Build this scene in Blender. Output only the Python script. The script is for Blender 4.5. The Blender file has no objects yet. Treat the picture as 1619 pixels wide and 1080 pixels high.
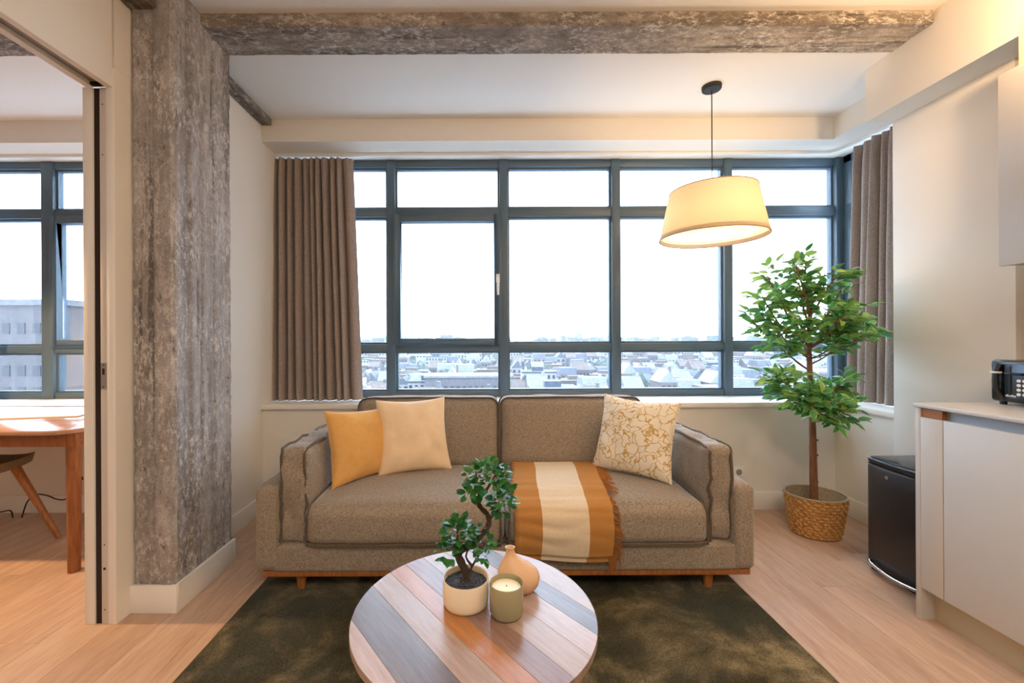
import bpy, bmesh, math, random
from mathutils import Vector, Matrix, noise
random.seed(7)
SC = bpy.context.scene
COL = SC.collection
R = math.radians
PI = math.pi

# ------------------------------------------------------------------ camera, sky, lights, exposure
cd = bpy.data.cameras.new('camera'); cam = bpy.data.objects.new('camera', cd); COL.objects.link(cam)
cam.location = (0, 0, 1.18); cam.rotation_euler = (R(90), R(0.27), 0)
cd.sensor_width = 36; cd.lens = 670 / 1619 * 36
cd.shift_x = 0.0275; cd.shift_y = -0.0031
cd.clip_start = 0.05; cd.clip_end = 6000
SC.camera = cam
SC.view_settings.view_transform = 'Standard'; SC.view_settings.look = 'None'
SC.view_settings.exposure = 0.0; SC.view_settings.gamma = 1; SC.view_settings.use_curve_mapping = False
SC.cycles.use_denoising = True
SC.cycles.max_bounces = 7; SC.cycles.diffuse_bounces = 5; SC.cycles.glossy_bounces = 3
SC.cycles.transmission_bounces = 4; SC.cycles.transparent_max_bounces = 12; SC.cycles.volume_bounces = 0
SC.cycles.sample_clamp_indirect = 6

def lin(c):
    return tuple(((x / 255) / 12.92 if x / 255 <= .04045 else ((x / 255 + .055) / 1.055) ** 2.4) for x in c) + (1,)

SKY = 14.5
w = bpy.data.worlds.new('sky'); SC.world = w; w.use_nodes = True
nt = w.node_tree; nt.nodes.clear()
wo = nt.nodes.new('ShaderNodeOutputWorld'); bg = nt.nodes.new('ShaderNodeBackground')
tc = nt.nodes.new('ShaderNodeTexCoord'); mp = nt.nodes.new('ShaderNodeMapping'); mp.inputs['Scale'].default_value = (1.2, 1.2, 9)
ns = nt.nodes.new('ShaderNodeTexNoise'); ns.inputs['Scale'].default_value = 2.2; ns.inputs['Detail'].default_value = 5
cr = nt.nodes.new('ShaderNodeValToRGB')
cr.color_ramp.elements[0].position = .3; cr.color_ramp.elements[0].color = (.40, .51, .66, 1)
cr.color_ramp.elements[1].position = .62; cr.color_ramp.elements[1].color = (.47, .58, .73, 1)
nt.links.new(tc.outputs['Generated'], mp.inputs['Vector']); nt.links.new(mp.outputs[0], ns.inputs['Vector'])
nt.links.new(ns.outputs[0], cr.inputs[0]); nt.links.new(cr.outputs[0], bg.inputs['Color'])
bg.inputs['Strength'].default_value = SKY
nt.links.new(bg.outputs[0], wo.inputs['Surface'])

def area(name, loc, size, power, col, target, sy=None):
    l = bpy.data.lights.new(name, 'AREA'); l.energy = power; l.color = col; l.size = size
    if sy: l.shape = 'RECTANGLE'; l.size_y = sy
    o = bpy.data.objects.new(name, l); COL.objects.link(o); o.location = loc
    d = Vector(target) - Vector(loc); o.rotation_euler = d.to_track_quat('-Z', 'Y').to_euler()
    return o

def point(name, loc, rad, power, col):
    l = bpy.data.lights.new(name, 'POINT'); l.energy = power; l.color = col; l.shadow_soft_size = rad
    o = bpy.data.objects.new(name, l); COL.objects.link(o); o.location = loc
    return o
WARM = (1, .70, .40)
area('ceiling_light', (.3, -.7, 2.70), 1.0, 54, (1, .86, .70), (.3, -.6, 0))
point('kitchen_spot', (1.93, 1.40, 2.42), .025, 27, (1, .64, .33))
point('kitchen_spot_rear', (1.5, .1, 2.60), .06, 20, (1, .80, .58))
sl_ = bpy.data.lights.new('study_lamp', 'SPOT'); sl_.energy = 135; sl_.color = (1, .62, .30); sl_.spot_size = R(165); sl_.spot_blend = .25; sl_.shadow_soft_size = .03
slo = bpy.data.objects.new('study_lamp', sl_); COL.objects.link(slo); slo.location = (-2.9, 1.752, 1.80)

# ------------------------------------------------------------------ materials
def mat(name, base, rough=.6, metal=0, spec=.5):
    m = bpy.data.materials.new(name); m.use_nodes = True
    b = m.node_tree.nodes['Principled BSDF']
    b.inputs['Base Color'].default_value = lin(base); b.inputs['Roughness'].default_value = rough
    b.inputs['Metallic'].default_value = metal; b.inputs['Specular IOR Level'].default_value = spec
    return m

def N(m, t, **kw):
    n = m.node_tree.nodes.new(t)
    for k, v in kw.items():
        if k in n.inputs: n.inputs[k].default_value = v
        else: setattr(n, k, v)
    return n

def L(m, a, b): m.node_tree.links.new(a, b)
def B(m): return m.node_tree.nodes['Principled BSDF']

def coords(m, kind='Object', scale=(1, 1, 1), rnd=False):
    tc = N(m, 'ShaderNodeTexCoord'); mp = N(m, 'ShaderNodeMapping'); mp.inputs['Scale'].default_value = scale
    src = tc.outputs[kind]
    if rnd:
        oi = N(m, 'ShaderNodeObjectInfo'); ad = N(m, 'ShaderNodeVectorMath', operation='MULTIPLY_ADD')
        cx = N(m, 'ShaderNodeCombineXYZ'); L(m, oi.outputs['Random'], cx.inputs[0]); L(m, oi.outputs['Random'], cx.inputs[1]); L(m, oi.outputs['Random'], cx.inputs[2])
        ad.inputs[1].default_value = (37, 53, 19); L(m, cx.outputs[0], ad.inputs[0]); L(m, src, ad.inputs[2]); src = ad.outputs[0]
    L(m, src, mp.inputs['Vector'])
    return mp.outputs[0]

def noise_tex(m, vec, scale, detail=3, rough=.55, dist=0):
    n = N(m, 'ShaderNodeTexNoise'); n.inputs['Scale'].default_value = scale; n.inputs['Detail'].default_value = detail
    n.inputs['Roughness'].default_value = rough; n.inputs['Distortion'].default_value = dist
    L(m, vec, n.inputs['Vector']); return n.outputs[0]

def ramp(m, fac, stops):
    r = N(m, 'ShaderNodeValToRGB'); e = r.color_ramp.elements
    while len(e) < len(stops): e.new(.5)
    for i, (p, c) in enumerate(stops):
        e[i].position = p; e[i].color = lin(c) if len(c) == 3 and max(c) > 1 else c
    L(m, fac, r.inputs[0]); return r.outputs[0]

def mix(m, fac, a, b, mode='MIX'):
    x = N(m, 'ShaderNodeMix', data_type='RGBA', blend_type=mode)
    for k, v in ((0, fac), (6, a), (7, b)):
        if hasattr(v, 'links'): L(m, v, x.inputs[k])
        else: x.inputs[k].default_value = v if not (isinstance(v, tuple) and len(v) == 3) else lin(v)
    return x.outputs[2]

def bump(m, h, strength=.3, dist=.01):
    b = N(m, 'ShaderNodeBump'); b.inputs['Strength'].default_value = strength; b.inputs['Distance'].default_value = dist
    L(m, h, b.inputs['Height']); L(m, b.outputs[0], B(m).inputs['Normal'])

def m_paint(name, c, rough=.7, spec=.3):
    m = mat(name, c, rough, 0, spec); v = coords(m)
    bump(m, noise_tex(m, v, 160, 2), .05, .002); return m

M = {}
M['wall'] = m_paint('wall_paint', (232, 226, 216)); M['ceil'] = m_paint('ceiling_paint', (226, 222, 216))
M['trim'] = m_paint('trim_paint', (236, 232, 224), .45)
M['cab'] = m_paint('cabinet_lacquer', (192, 187, 180), .4); M['cabdark'] = m_paint('plinth_lacquer', (186, 174, 150), .5)
M['stone'] = m_paint('worktop_composite', (196, 188, 178), .3, .5)
M['splash'] = m_paint('splashback_panel', (186, 156, 116), .5)
M['frame'] = mat('window_frame_paint', (82, 102, 116), .38)
M['black'] = mat('black_metal', (18, 17, 17), .42); M['blackgloss'] = mat('black_gloss', (22, 26, 32), .12)
M['bin'] = mat('bin_black', (34, 32, 34), .33); M['binlid'] = mat('bin_lid', (38, 40, 46), .18)
M['chrome'] = mat('chrome', (205, 205, 205), .18, 1); M['steel'] = mat('brushed_steel', (176, 168, 160), .4, .7)
M['alu'] = mat('painted_profile', (208, 200, 192), .4); M['track'] = mat('track_metal', (140, 130, 118), .4, .3)
M['white'] = mat('white_plastic', (238, 236, 230), .35); M['darkslot'] = mat('slot_rubber', (44, 34, 28), .9)
M['cable'] = mat('cable_black', (20, 18, 18), .5); M['paper'] = mat('pale_board', (214, 206, 196), .4)
M['wax'] = mat('wax', (244, 228, 190), .5)

def m_wood(name, c0, c1, scale=(18, 1.2, 18), rough=.45, rnd=True, vary=.25, kind='Object'):
    m = mat(name, c0, rough); v = coords(m, kind, scale, rnd)
    f = noise_tex(m, v, 2.2, 6, .62, .6); c = ramp(m, f, [(.3, c1), (.68, c0)])
    f2 = noise_tex(m, v, 11, 4, .7); c = mix(m, .16, c, ramp(m, f2, [(.35, (60, 40, 28)), (.6, (255, 255, 255))]), 'MULTIPLY')
    if vary:
        oi = N(m, 'ShaderNodeObjectInfo')
        c = mix(m, 1.0, c, ramp(m, oi.outputs['Random'], [(0, (1 - vary, 1 - vary, 1 - vary, 1)), (1, (1, 1, 1, 1))]), 'MULTIPLY')
    L(m, c, B(m).inputs['Base Color']); bump(m, f2, .12, .001); return m
M['floor'] = m_wood('oak_plank', (214, 184, 160), (188, 152, 126), (9, .9, 9), .42, vary=.16)
M['table'] = m_wood('walnut_leg', (158, 98, 54), (118, 66, 34), (30, 30, 3), .4, vary=0)
M['oak'] = m_wood('oak_leg', (176, 112, 58), (140, 84, 40), (30, 30, 3), .45, vary=0)
BOARD = {}
for k, (a, b) in {'pale': ((184, 160, 148), (164, 138, 126)), 'grey': ((118, 104, 98), (94, 80, 76)), 'light': ((170, 146, 130), (152, 124, 106)),
                  'orange': ((180, 124, 78), (156, 102, 62)), 'mauve': ((146, 116, 104), (118, 90, 80))}.items():
    BOARD[k] = m_wood('board_' + k, a, b, (30, 2, 30), .26, vary=0)

def m_fabric(name, c0, c1, s=420, bs=.5, rough=.95, c2=None):
    m = mat(name, c0, rough, 0, .15); v = coords(m)
    f = noise_tex(m, v, s, 2, .6); c = ramp(m, f, [(.36, c1), (.62, c0)])
    f3 = noise_tex(m, v, s * .35, 3, .7); c = mix(m, .45, c, ramp(m, f3, [(.38, c1), (.6, c2 or c0)]))
    L(m, c, B(m).inputs['Base Color']); bump(m, f, bs, .0015)
    B(m).inputs['Sheen Weight'].default_value = .5 if 'sofa' in name else .15; B(m).inputs['Sheen Roughness'].default_value = .35
    return m
M['sofa'] = m_fabric('sofa_tweed', (168, 154, 138), (108, 96, 84), 400, .6, c2=(178, 162, 142))
M['piping'] = m_fabric('sofa_piping', (112, 98, 84), (70, 62, 52), 420, .5)
M['curtain'] = m_fabric('curtain_linen', (170, 156, 148), (132, 118, 110), 300, .35)
M['chair'] = m_fabric('chair_felt', (150, 132, 104), (112, 96, 74), 300, .4)
M['mustard'] = m_fabric('velvet_mustard', (222, 172, 102), (216, 164, 94), 40, .1, .7); B(M['mustard']).inputs['Sheen Weight'].default_value = .6
M['cream'] = m_fabric('velvet_cream', (238, 212, 176), (234, 206, 168), 40, .1, .7); B(M['cream']).inputs['Sheen Weight'].default_value = .5

def m_pattern():
    m = mat('squiggle_cotton', (236, 222, 196), .85, 0, .2); v = coords(m)
    d = N(m, 'ShaderNodeTexNoise'); d.inputs['Scale'].default_value = 13; d.inputs['Detail'].default_value = 2; L(m, v, d.inputs['Vector'])
    a = N(m, 'ShaderNodeVectorMath', operation='MULTIPLY_ADD'); a.inputs[1].default_value = (.16, .16, .16)
    L(m, d.outputs['Color'], a.inputs[0]); L(m, v, a.inputs[2])
    vo = N(m, 'ShaderNodeTexVoronoi', feature='DISTANCE_TO_EDGE'); vo.inputs['Scale'].default_value = 18; L(m, a.outputs[0], vo.inputs['Vector'])
    c = ramp(m, vo.outputs['Distance'], [(.0, (196, 156, 88)), (.030, (202, 164, 98)), (.055, (236, 226, 206))])
    L(m, c, B(m).inputs['Base Color']); bump(m, noise_tex(m, v, 500, 2), .15, .001); return m
M['pattern'] = m_pattern()

def m_uvstripes():
    m = mat('striped_wool', (200, 140, 60), .9, 0, .15); tc = N(m, 'ShaderNodeTexCoord'); sp = N(m, 'ShaderNodeSeparateXYZ')
    L(m, tc.outputs['UV'], sp.inputs[0])
    r = N(m, 'ShaderNodeValToRGB'); r.color_ramp.interpolation = 'CONSTANT'; e = r.color_ramp.elements
    st = [(0, (184, 130, 72)), (.27, (226, 206, 176)), (.74, (184, 130, 70))]
    while len(e) < 3: e.new(.5)
    for i, (p, c) in enumerate(st): e[i].position = p; e[i].color = lin(c)
    L(m, sp.outputs[0], r.inputs[0])
    r2 = ramp(m, sp.outputs[1], [(0, (196, 176, 160)), (.40, (206, 184, 164)), (.46, (255, 255, 255))])
    v = coords(m); f = noise_tex(m, v, 300, 2)
    c = mix(m, .22, r.outputs[0], ramp(m, f, [(.3, (120, 90, 60)), (.65, (255, 255, 255))]), 'MULTIPLY')
    L(m, c, B(m).inputs['Base Color']); bump(m, f, .3, .001); return m
M['stripes'] = m_uvstripes()
M['fringe'] = mat('fringe_yarn', (150, 92, 38), .9)

def m_rug():
    m = mat('rug_pile', (60, 58, 44), 1, 0, .1); v = coords(m)
    f = noise_tex(m, v, 3.0, 5, .62, .35)
    c = ramp(m, f, [(.34, (60, 59, 46)), (.48, (80, 76, 58)), (.57, (124, 112, 84)), (.66, (176, 158, 122))])
    f3 = noise_tex(m, coords(m, 'Object', (1, 1, 1), False), 1.3, 2, .5)
    c = mix(m, ramp(m, f3, [(.42, (0, 0, 0, 1)), (.6, (.3, .3, .3, 1))]), c, (92, 104, 104))
    f2 = noise_tex(m, v, 130, 3, .7)
    c = mix(m, .6, c, ramp(m, f2, [(.3, (90, 90, 90)), (.62, (255, 255, 255))]), 'MULTIPLY')
    L(m, c, B(m).inputs['Base Color']); bump(m, f2, .9, .012); return m
M['rug'] = m_rug()

def m_concrete(name, stretch, dark=(116, 104, 94), light=(176, 166, 156)):
    m = mat(name, light, .85, 0, .25); v = coords(m, 'Object', stretch); vi = coords(m)
    st2 = tuple(1 if q == 1 else .03 for q in stretch); vb = coords(m, 'Object', st2)
    f = noise_tex(m, v, 5, 8, .72, .5); c = ramp(m, f, [(.36, dark), (.52, tuple((p + q) // 2 for p, q in zip(dark, light))), (.66, light)])
    bt = noise_tex(m, vb, 9, 3, .6); c = mix(m, .6, c, ramp(m, bt, [(.36, (150, 146, 142)), (.5, (236, 236, 236)), (.62, (255, 255, 255))]), 'MULTIPLY')
    bl = noise_tex(m, vb, 30, 2, .5); c = mix(m, .6, c, ramp(m, bl, [(.30, (90, 84, 80)), (.38, (255, 255, 255))]), 'MULTIPLY')
    fl = noise_tex(m, v, 52, 7, .8, .3); pa = noise_tex(m, vi, 4, 3, .6)
    k = N(m, 'ShaderNodeMath', operation='MULTIPLY'); L(m, ramp(m, fl, [(.50, (0, 0, 0, 1)), (.58, (.8, .8, .8, 1))]), k.inputs[0]); L(m, ramp(m, pa, [(.38, (.15, .15, .15, 1)), (.58, (1, 1, 1, 1))]), k.inputs[1])
    c = mix(m, k.outputs[0], c, (226, 220, 214))
    dk = noise_tex(m, v, 34, 6, .75); c = mix(m, ramp(m, dk, [(.57, (0, 0, 0, 1)), (.66, (.7, .7, .7, 1))]), c, (90, 80, 72))
    pt = noise_tex(m, vi, 110, 3, .7); c = mix(m, .25, c, ramp(m, pt, [(.34, (110, 100, 92)), (.56, (255, 255, 255))]), 'MULTIPLY')
    L(m, c, B(m).inputs['Base Color'])
    h = mix(m, .3, fl, pt); bump(m, h, .8, .012); return m
M['conc_v'] = m_concrete('board_marked_concrete', (1, 1, .5), (152, 144, 138), (204, 198, 194))
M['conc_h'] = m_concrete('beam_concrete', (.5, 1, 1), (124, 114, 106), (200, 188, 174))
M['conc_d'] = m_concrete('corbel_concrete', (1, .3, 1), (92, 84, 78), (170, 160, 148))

def m_leaf(name, stops, edge):
    m = mat(name, stops[0], .38); tc = N(m, 'ShaderNodeTexCoord'); sp = N(m, 'ShaderNodeSeparateXYZ'); L(m, tc.outputs['UV'], sp.inputs[0])
    oi = N(m, 'ShaderNodeObjectInfo'); gi = N(m, 'ShaderNodeAttribute'); gi.attribute_name = 'tint'
    ad = N(m, 'ShaderNodeMath', operation='ADD'); fr = N(m, 'ShaderNodeMath', operation='FRACT')
    L(m, oi.outputs['Random'], ad.inputs[0]); L(m, gi.outputs['Fac'], ad.inputs[1]); L(m, ad.outputs[0], fr.inputs[0])
    c = ramp(m, fr.outputs[0], [(i / (len(stops) - 1), s) for i, s in enumerate(stops)])
    if edge:
        v = coords(m, 'UV', (3, 6, 1)); n = noise_tex(m, v, 1.5, 2)
        a = N(m, 'ShaderNodeMath', operation='SUBTRACT'); a.inputs[1].default_value = .5; L(m, sp.outputs[0], a.inputs[0])
        b = N(m, 'ShaderNodeMath', operation='ABSOLUTE'); L(m, a.outputs[0], b.inputs[0])
        d = N(m, 'ShaderNodeMath', operation='MULTIPLY_ADD'); d.inputs[1].default_value = .5; L(m, n, d.inputs[0]); L(m, b.outputs[0], d.inputs[2])
        c = mix(m, ramp(m, d.outputs[0], [(.60, (0, 0, 0, 1)), (.68, (.6, .6, .6, 1))]), c, edge)
    L(m, c, B(m).inputs['Base Color'])
    B(m).inputs['Transmission Weight'].default_value = 0
    tr = N(m, 'ShaderNodeBsdfTranslucent'); L(m, c, tr.inputs['Color']); ms = N(m, 'ShaderNodeMixShader'); ms.inputs[0].default_value = .3
    L(m, B(m).outputs[0], ms.inputs[1]); L(m, tr.outputs[0], ms.inputs[2]); L(m, ms.outputs[0], m.node_tree.nodes['Material Output'].inputs['Surface'])
    return m
M['leaf'] = m_leaf('ficus_leaf', [(50, 122, 66), (78, 150, 70), (122, 176, 80), (52, 136, 90), (172, 200, 100)], (186, 212, 138))
M['bleaf'] = m_leaf('bonsai_leaf', [(30, 82, 36), (42, 104, 42), (66, 130, 48), (30, 88, 50)], None)
M['bark'] = m_wood('bark', (150, 100, 70), (104, 68, 48), (40, 40, 6), .8, vary=0)
M['bbark'] = m_wood('bonsai_bark', (70, 54, 44), (42, 32, 26), (60, 60, 20), .8, vary=0)
def m_basket():
    m = mat('seagrass', (206, 156, 92), .75); v = coords(m); f = noise_tex(m, v, 90, 4, .7)
    L(m, ramp(m, f, [(.3, (128, 82, 38)), (.48, (190, 138, 74)), (.66, (222, 176, 112))]), B(m).inputs['Base Color']); bump(m, f, .4, .003); return m
M['basket'] = m_basket(); M['basketrim'] = m_fabric('basket_lining', (176, 158, 128), (140, 122, 96), 200, .4)
M['soil'] = m_fabric('dark_gravel', (74, 76, 84), (16, 16, 18), 160, 1.0); M['earth'] = m_fabric('dark_soil', (50, 38, 30), (18, 14, 12), 120, 1.0)
M['pot'] = m_paint('pot_ceramic', (226, 210, 184), .45); M['cup'] = m_paint('cup_glaze', (150, 142, 112), .22); M['vase'] = m_paint('vase_ceramic', (212, 172, 134), .42)

def m_glass():
    m = bpy.data.materials.new('window_glass'); m.use_nodes = True; t = m.node_tree; t.nodes.clear()
    o = t.nodes.new('ShaderNodeOutputMaterial'); a = t.nodes.new('ShaderNodeBsdfTransparent'); g = t.nodes.new('ShaderNodeBsdfGlossy'); g.inputs['Roughness'].default_value = 0
    a.inputs['Color'].default_value = (.97, .985, .99, 1)
    f = t.nodes.new('ShaderNodeFresnel'); f.inputs[0].default_value = 1.45; x = t.nodes.new('ShaderNodeMixShader')
    mu = t.nodes.new('ShaderNodeMath'); mu.operation = 'MULTIPLY'; mu.inputs[1].default_value = .5; t.links.new(f.outputs[0], mu.inputs[0])
    t.links.new(mu.outputs[0], x.inputs[0]); t.links.new(a.outputs[0], x.inputs[1]); t.links.new(g.outputs[0], x.inputs[2]); t.links.new(x.outputs[0], o.inputs[0])
    return m
M['glass'] = m_glass()

def m_shade(name, c, trans):
    m = bpy.data.materials.new(name); m.use_nodes = True; t = m.node_tree; t.nodes.clear()
    o = t.nodes.new('ShaderNodeOutputMaterial'); a = t.nodes.new('ShaderNodeBsdfTranslucent'); g = t.nodes.new('ShaderNodeBsdfDiffuse'); x = t.nodes.new('ShaderNodeMixShader')
    tcn = t.nodes.new('ShaderNodeTexCoord'); n = t.nodes.new('ShaderNodeTexNoise'); n.inputs['Scale'].default_value = 150
    r = t.nodes.new('ShaderNodeValToRGB'); r.color_ramp.elements[0].color = tuple(k * .86 for k in lin(c)[:3]) + (1,); r.color_ramp.elements[1].color = lin(c)
    t.links.new(tcn.outputs['Object'], n.inputs['Vector']); t.links.new(n.outputs[0], r.inputs[0])
    for s in (a, g): t.links.new(r.outputs[0], s.inputs['Color'])
    x.inputs[0].default_value = trans
    t.links.new(g.outputs[0], x.inputs[1]); t.links.new(a.outputs[0], x.inputs[2]); t.links.new(x.outputs[0], o.inputs[0])
    return m
M['shade'] = m_shade('lampshade_linen', (212, 190, 158), .27); M['diffuser'] = m_shade('lamp_diffuser', (250, 244, 230), .8)
def m_emit(name, c, s):
    m = bpy.data.materials.new(name); m.use_nodes = True; b = B(m); b.inputs['Emission Color'].default_value = c; b.inputs['Emission Strength'].default_value = s; return m
M['bulb'] = m_emit('lit_bulb', (1, .8, .55, 1), 8)

# ------------------------------------------------------------------ mesh helpers
class MB:
    def __init__(s): s.v = []; s.f = []; s.uv = {}
    def box(s, x0, x1, y0, y1, z0, z1):
        i = len(s.v); s.v += [(x, y, z) for z in (z0, z1) for y in (y0, y1) for x in (x0, x1)]
        s.f += [tuple(i + k for k in q) for q in ((0, 2, 3, 1), (4, 5, 7, 6), (0, 1, 5, 4), (2, 6, 7, 3), (0, 4, 6, 2), (1, 3, 7, 5))]
        return s
    def prism(s, pts, z0, z1, ax=2):
        i = len(s.v); n = len(pts)
        def P(a, b, c): return (a, b, c) if ax == 2 else ((c, a, b) if ax == 0 else (a, c, b))
        s.v += [P(a, b, z0) for a, b in pts] + [P(a, b, z1) for a, b in pts]
        s.f.append(tuple(range(i + n - 1, i - 1, -1))); s.f.append(tuple(range(i + n, i + 2 * n)))
        for k in range(n): s.f.append((i + k, i + (k + 1) % n, i + n + (k + 1) % n, i + n + k))
        return s
    def tube(s, path, rad, seg=8, closed=False, caps=True):
        path = [Vector(p) for p in path]; n = len(path); rr = rad if isinstance(rad, (list, tuple)) else [rad] * n
        i0 = len(s.v); up = None
        for k in range(n):
            if closed: d = path[(k + 1) % n] - path[k - 1]
            else: d = path[min(k + 1, n - 1)] - path[max(k - 1, 0)]
            d.normalize()
            if up is None: up = Vector((0, 0, 1)) if abs(d.z) < .9 else Vector((1, 0, 0))
            a = up - d * up.dot(d)
            if a.length < 1e-5: a = d.orthogonal()
            a.normalize(); up = a; b = d.cross(a)
            for j in range(seg):
                t = 2 * PI * j / seg; s.v.append(tuple(path[k] + (a * math.cos(t) + b * math.sin(t)) * rr[k]))
        for k in range(n if closed else n - 1):
            for j in range(seg):
                a0 = i0 + k * seg; b0 = i0 + ((k + 1) % n) * seg
                s.f.append((a0 + j, a0 + (j + 1) % seg, b0 + (j + 1) % seg, b0 + j))
        if caps and not closed:
            s.f.append(tuple(i0 + j for j in range(seg - 1, -1, -1))); s.f.append(tuple(i0 + (n - 1) * seg + j for j in range(seg)))
        return s
    def lathe(s, prof, c=(0, 0), seg=40, sx=1, sy=1, off=None, caps=(False, False)):
        i0 = len(s.v)
        for k, (r, z) in enumerate(prof):
            ox, oy = off[k] if off else (0, 0)
            for j in range(seg):
                t = 2 * PI * j / seg; s.v.append((c[0] + ox + r * sx * math.cos(t), c[1] + oy + r * sy * math.sin(t), z))
        for k in range(len(prof) - 1):
            for j in range(seg):
                a = i0 + k * seg; b = a + seg; s.f.append((a + j, a + (j + 1) % seg, b + (j + 1) % seg, b + j))
        if caps[0]: s.f.append(tuple(i0 + j for j in range(seg - 1, -1, -1)))
        if caps[1]: s.f.append(tuple(i0 + (len(prof) - 1) * seg + j for j in range(seg)))
        return s
    def grid(s, fn, nu, nv, closed_u=False, uv=False):
        i0 = len(s.v); W = nu if closed_u else nu + 1
        for b in range(nv + 1):
            for a in range(W):
                s.v.append(tuple(fn(a / nu, b / nv)))
                if uv: s.uv[len(s.v) - 1] = (a / nu, b / nv)
        for b in range(nv):
            for a in range(nu):
                q = i0 + b * W; a2 = (a + 1) % W if closed_u else a + 1
                s.f.append((q + a, q + a2, q + W + a2, q + W + a))
        return s
    def mesh(s, name, smooth=35, bevel=0, seg=2):
        me = bpy.data.meshes.new(name); me.from_pydata(s.v, [], s.f)
        if s.uv:
            ul = me.uv_layers.new(name='UVMap')
            for l in me.loops: ul.data[l.index].uv = s.uv.get(l.vertex_index, (0, 0))
        bm = bmesh.new(); bm.from_mesh(me)
        if not s.uv: bmesh.ops.remove_doubles(bm, verts=bm.verts, dist=1e-6)
        bmesh.ops.recalc_face_normals(bm, faces=bm.faces)
        if bevel:
            ed = [e for e in bm.edges if len(e.link_faces) == 2 and e.calc_face_angle(0) > R(30)]
            bmesh.ops.bevel(bm, geom=ed, offset=bevel, segments=seg, profile=.5, affect='EDGES', clamp_overlap=True)
        bm.to_mesh(me); bm.free()
        me.polygons.foreach_set('use_smooth', [True] * len(me.polygons)); me.set_sharp_from_angle(angle=R(smooth)); me.update()
        return me

def smooth_path(p, k=4):
    out = []
    for i in range(len(p) - 1):
        a, b, c, d = p[max(i - 1, 0)], p[i], p[i + 1], p[min(i + 2, len(p) - 1)]
        for j in range(k):
            t = j / k; out.append(.5 * ((2 * b) + (c - a) * t + (2 * a - 5 * b + 4 * c - d) * t * t + (3 * b - a - 3 * c + d) * t ** 3))
    out.append(p[-1]); return out

def chain_off(p):
    v = Vector((0, 0, 0))
    while p is not None: v += p.location; p = p.parent
    return v

def make(name, mb, m, parent=None, smooth=35, bevel=0, seg=2, origin=None):
    o_ = chain_off(parent)
    if origin is not None: o_ = Vector(origin)
    if o_.length > 0: mb.v = [(a - o_.x, b - o_.y, c - o_.z) for a, b, c in mb.v]
    me = mb.mesh(name, smooth, bevel, seg); me.materials.append(m)
    o = bpy.data.objects.new(name, me); COL.objects.link(o); o.parent = parent
    if origin is not None: o.location = o_ - chain_off(parent)
    return o

def thing(name, label, cat, loc=(0, 0, 0), group=None):
    o = bpy.data.objects.new(name, None); COL.objects.link(o); o.empty_display_size = .05
    o.location = loc; o['label'] = label; o['category'] = cat
    if group: o['group'] = group
    return o

def struct(name, mb, m, parent=None, label=None, bevel=0, smooth=35, origin=None):
    o = make(name, mb, m, parent, bevel=bevel, smooth=smooth, origin=origin)
    if parent is None: o['kind'] = 'structure'
    if label: o['label'] = label
    return o

def stuff(o): o['kind'] = 'stuff'; return o

def tag(o, label, cat, group=None):
    o['label'] = label; o['category'] = cat
    if group: o['group'] = group
    return o

def copy_tree(o, parent=None):
    c = o.copy(); COL.objects.link(c); c.parent = parent
    for ch in list(o.children): copy_tree(ch, c)
    return c

# ------------------------------------------------------------------ room shell
YB = 2.91; XL = -1.52; XR = 2.41; XC = 2.323; YC = 2.404; YW = 3.22; XW = 2.72; SILL = .735
CF = 2.745; CB = 2.69; BK = 2.537
fl = struct('floor', MB().box(-4.9, 2.8, -2.6, 3.3, -.12, -.012), M['floor'])
pw = .196
k = 0
for i in range(38):
    x = -4.88 + i * pw
    y = -.35 - random.random() * 1.3
    while y < 3.0:
        ln = random.choice((1.3, 1.6, 1.9)); y1 = min(y + ln, 3.05)
        if y1 > -.3 and y1 - y > .05:
            o = make('plank', MB().box(x + .0003, min(x + pw - .0003, 2.5), y + .0003, y1 - .0003, -.012, 0), M['floor'], fl, bevel=.0007, seg=1, origin=(x, y, 0))
        y = y1
struct('floor_behind', MB().box(-4.9, 2.6, -2.6, -.35, -.012, 0), M['floor'], fl)
struct('ceiling', MB().prism([(-2.6, CF), (2.24, CF), (2.24, CB), (YB + .01, CB), (YB + .01, CF + .12), (-2.6, CF + .12)], -4.9, 2.8, 0), M['ceil'])
struct('wall_back', MB().box(-4.9, XR + .4, YB, YW + .10, -.1, .70), M['wall'])
struct('trim_bulkhead', MB().prism([(-4.9, YB), (XR, YB), (XR, YC - .1), (XW + .1, YC - .1), (XW + .1, YW + .1), (-4.9, YW + .1)], BK, CF + .1), M['wall'])
struct('wall_right', MB().box(XR, XW + .1, YC - .1, YB, -.1, .70), M['wall'])
struct('wall_right_chase', MB().box(XC, XW + .12, 1.85, YC, -.1, 2.44), M['wall'], bevel=.002)
struct('trim_soffit', MB().box(2.17, XW + .12, -2.6, YC, 2.394, CF + .1), M['wall'], bevel=.002)
struct('wall_kitchen', MB().box(2.42, 2.55, -2.6, 1.85, -.1, 2.44), M['splash'])
struct('wall_front', MB().box(-4.9, 2.8, -2.7, -2.6, -.1, CF + .1), M['wall'])
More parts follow.
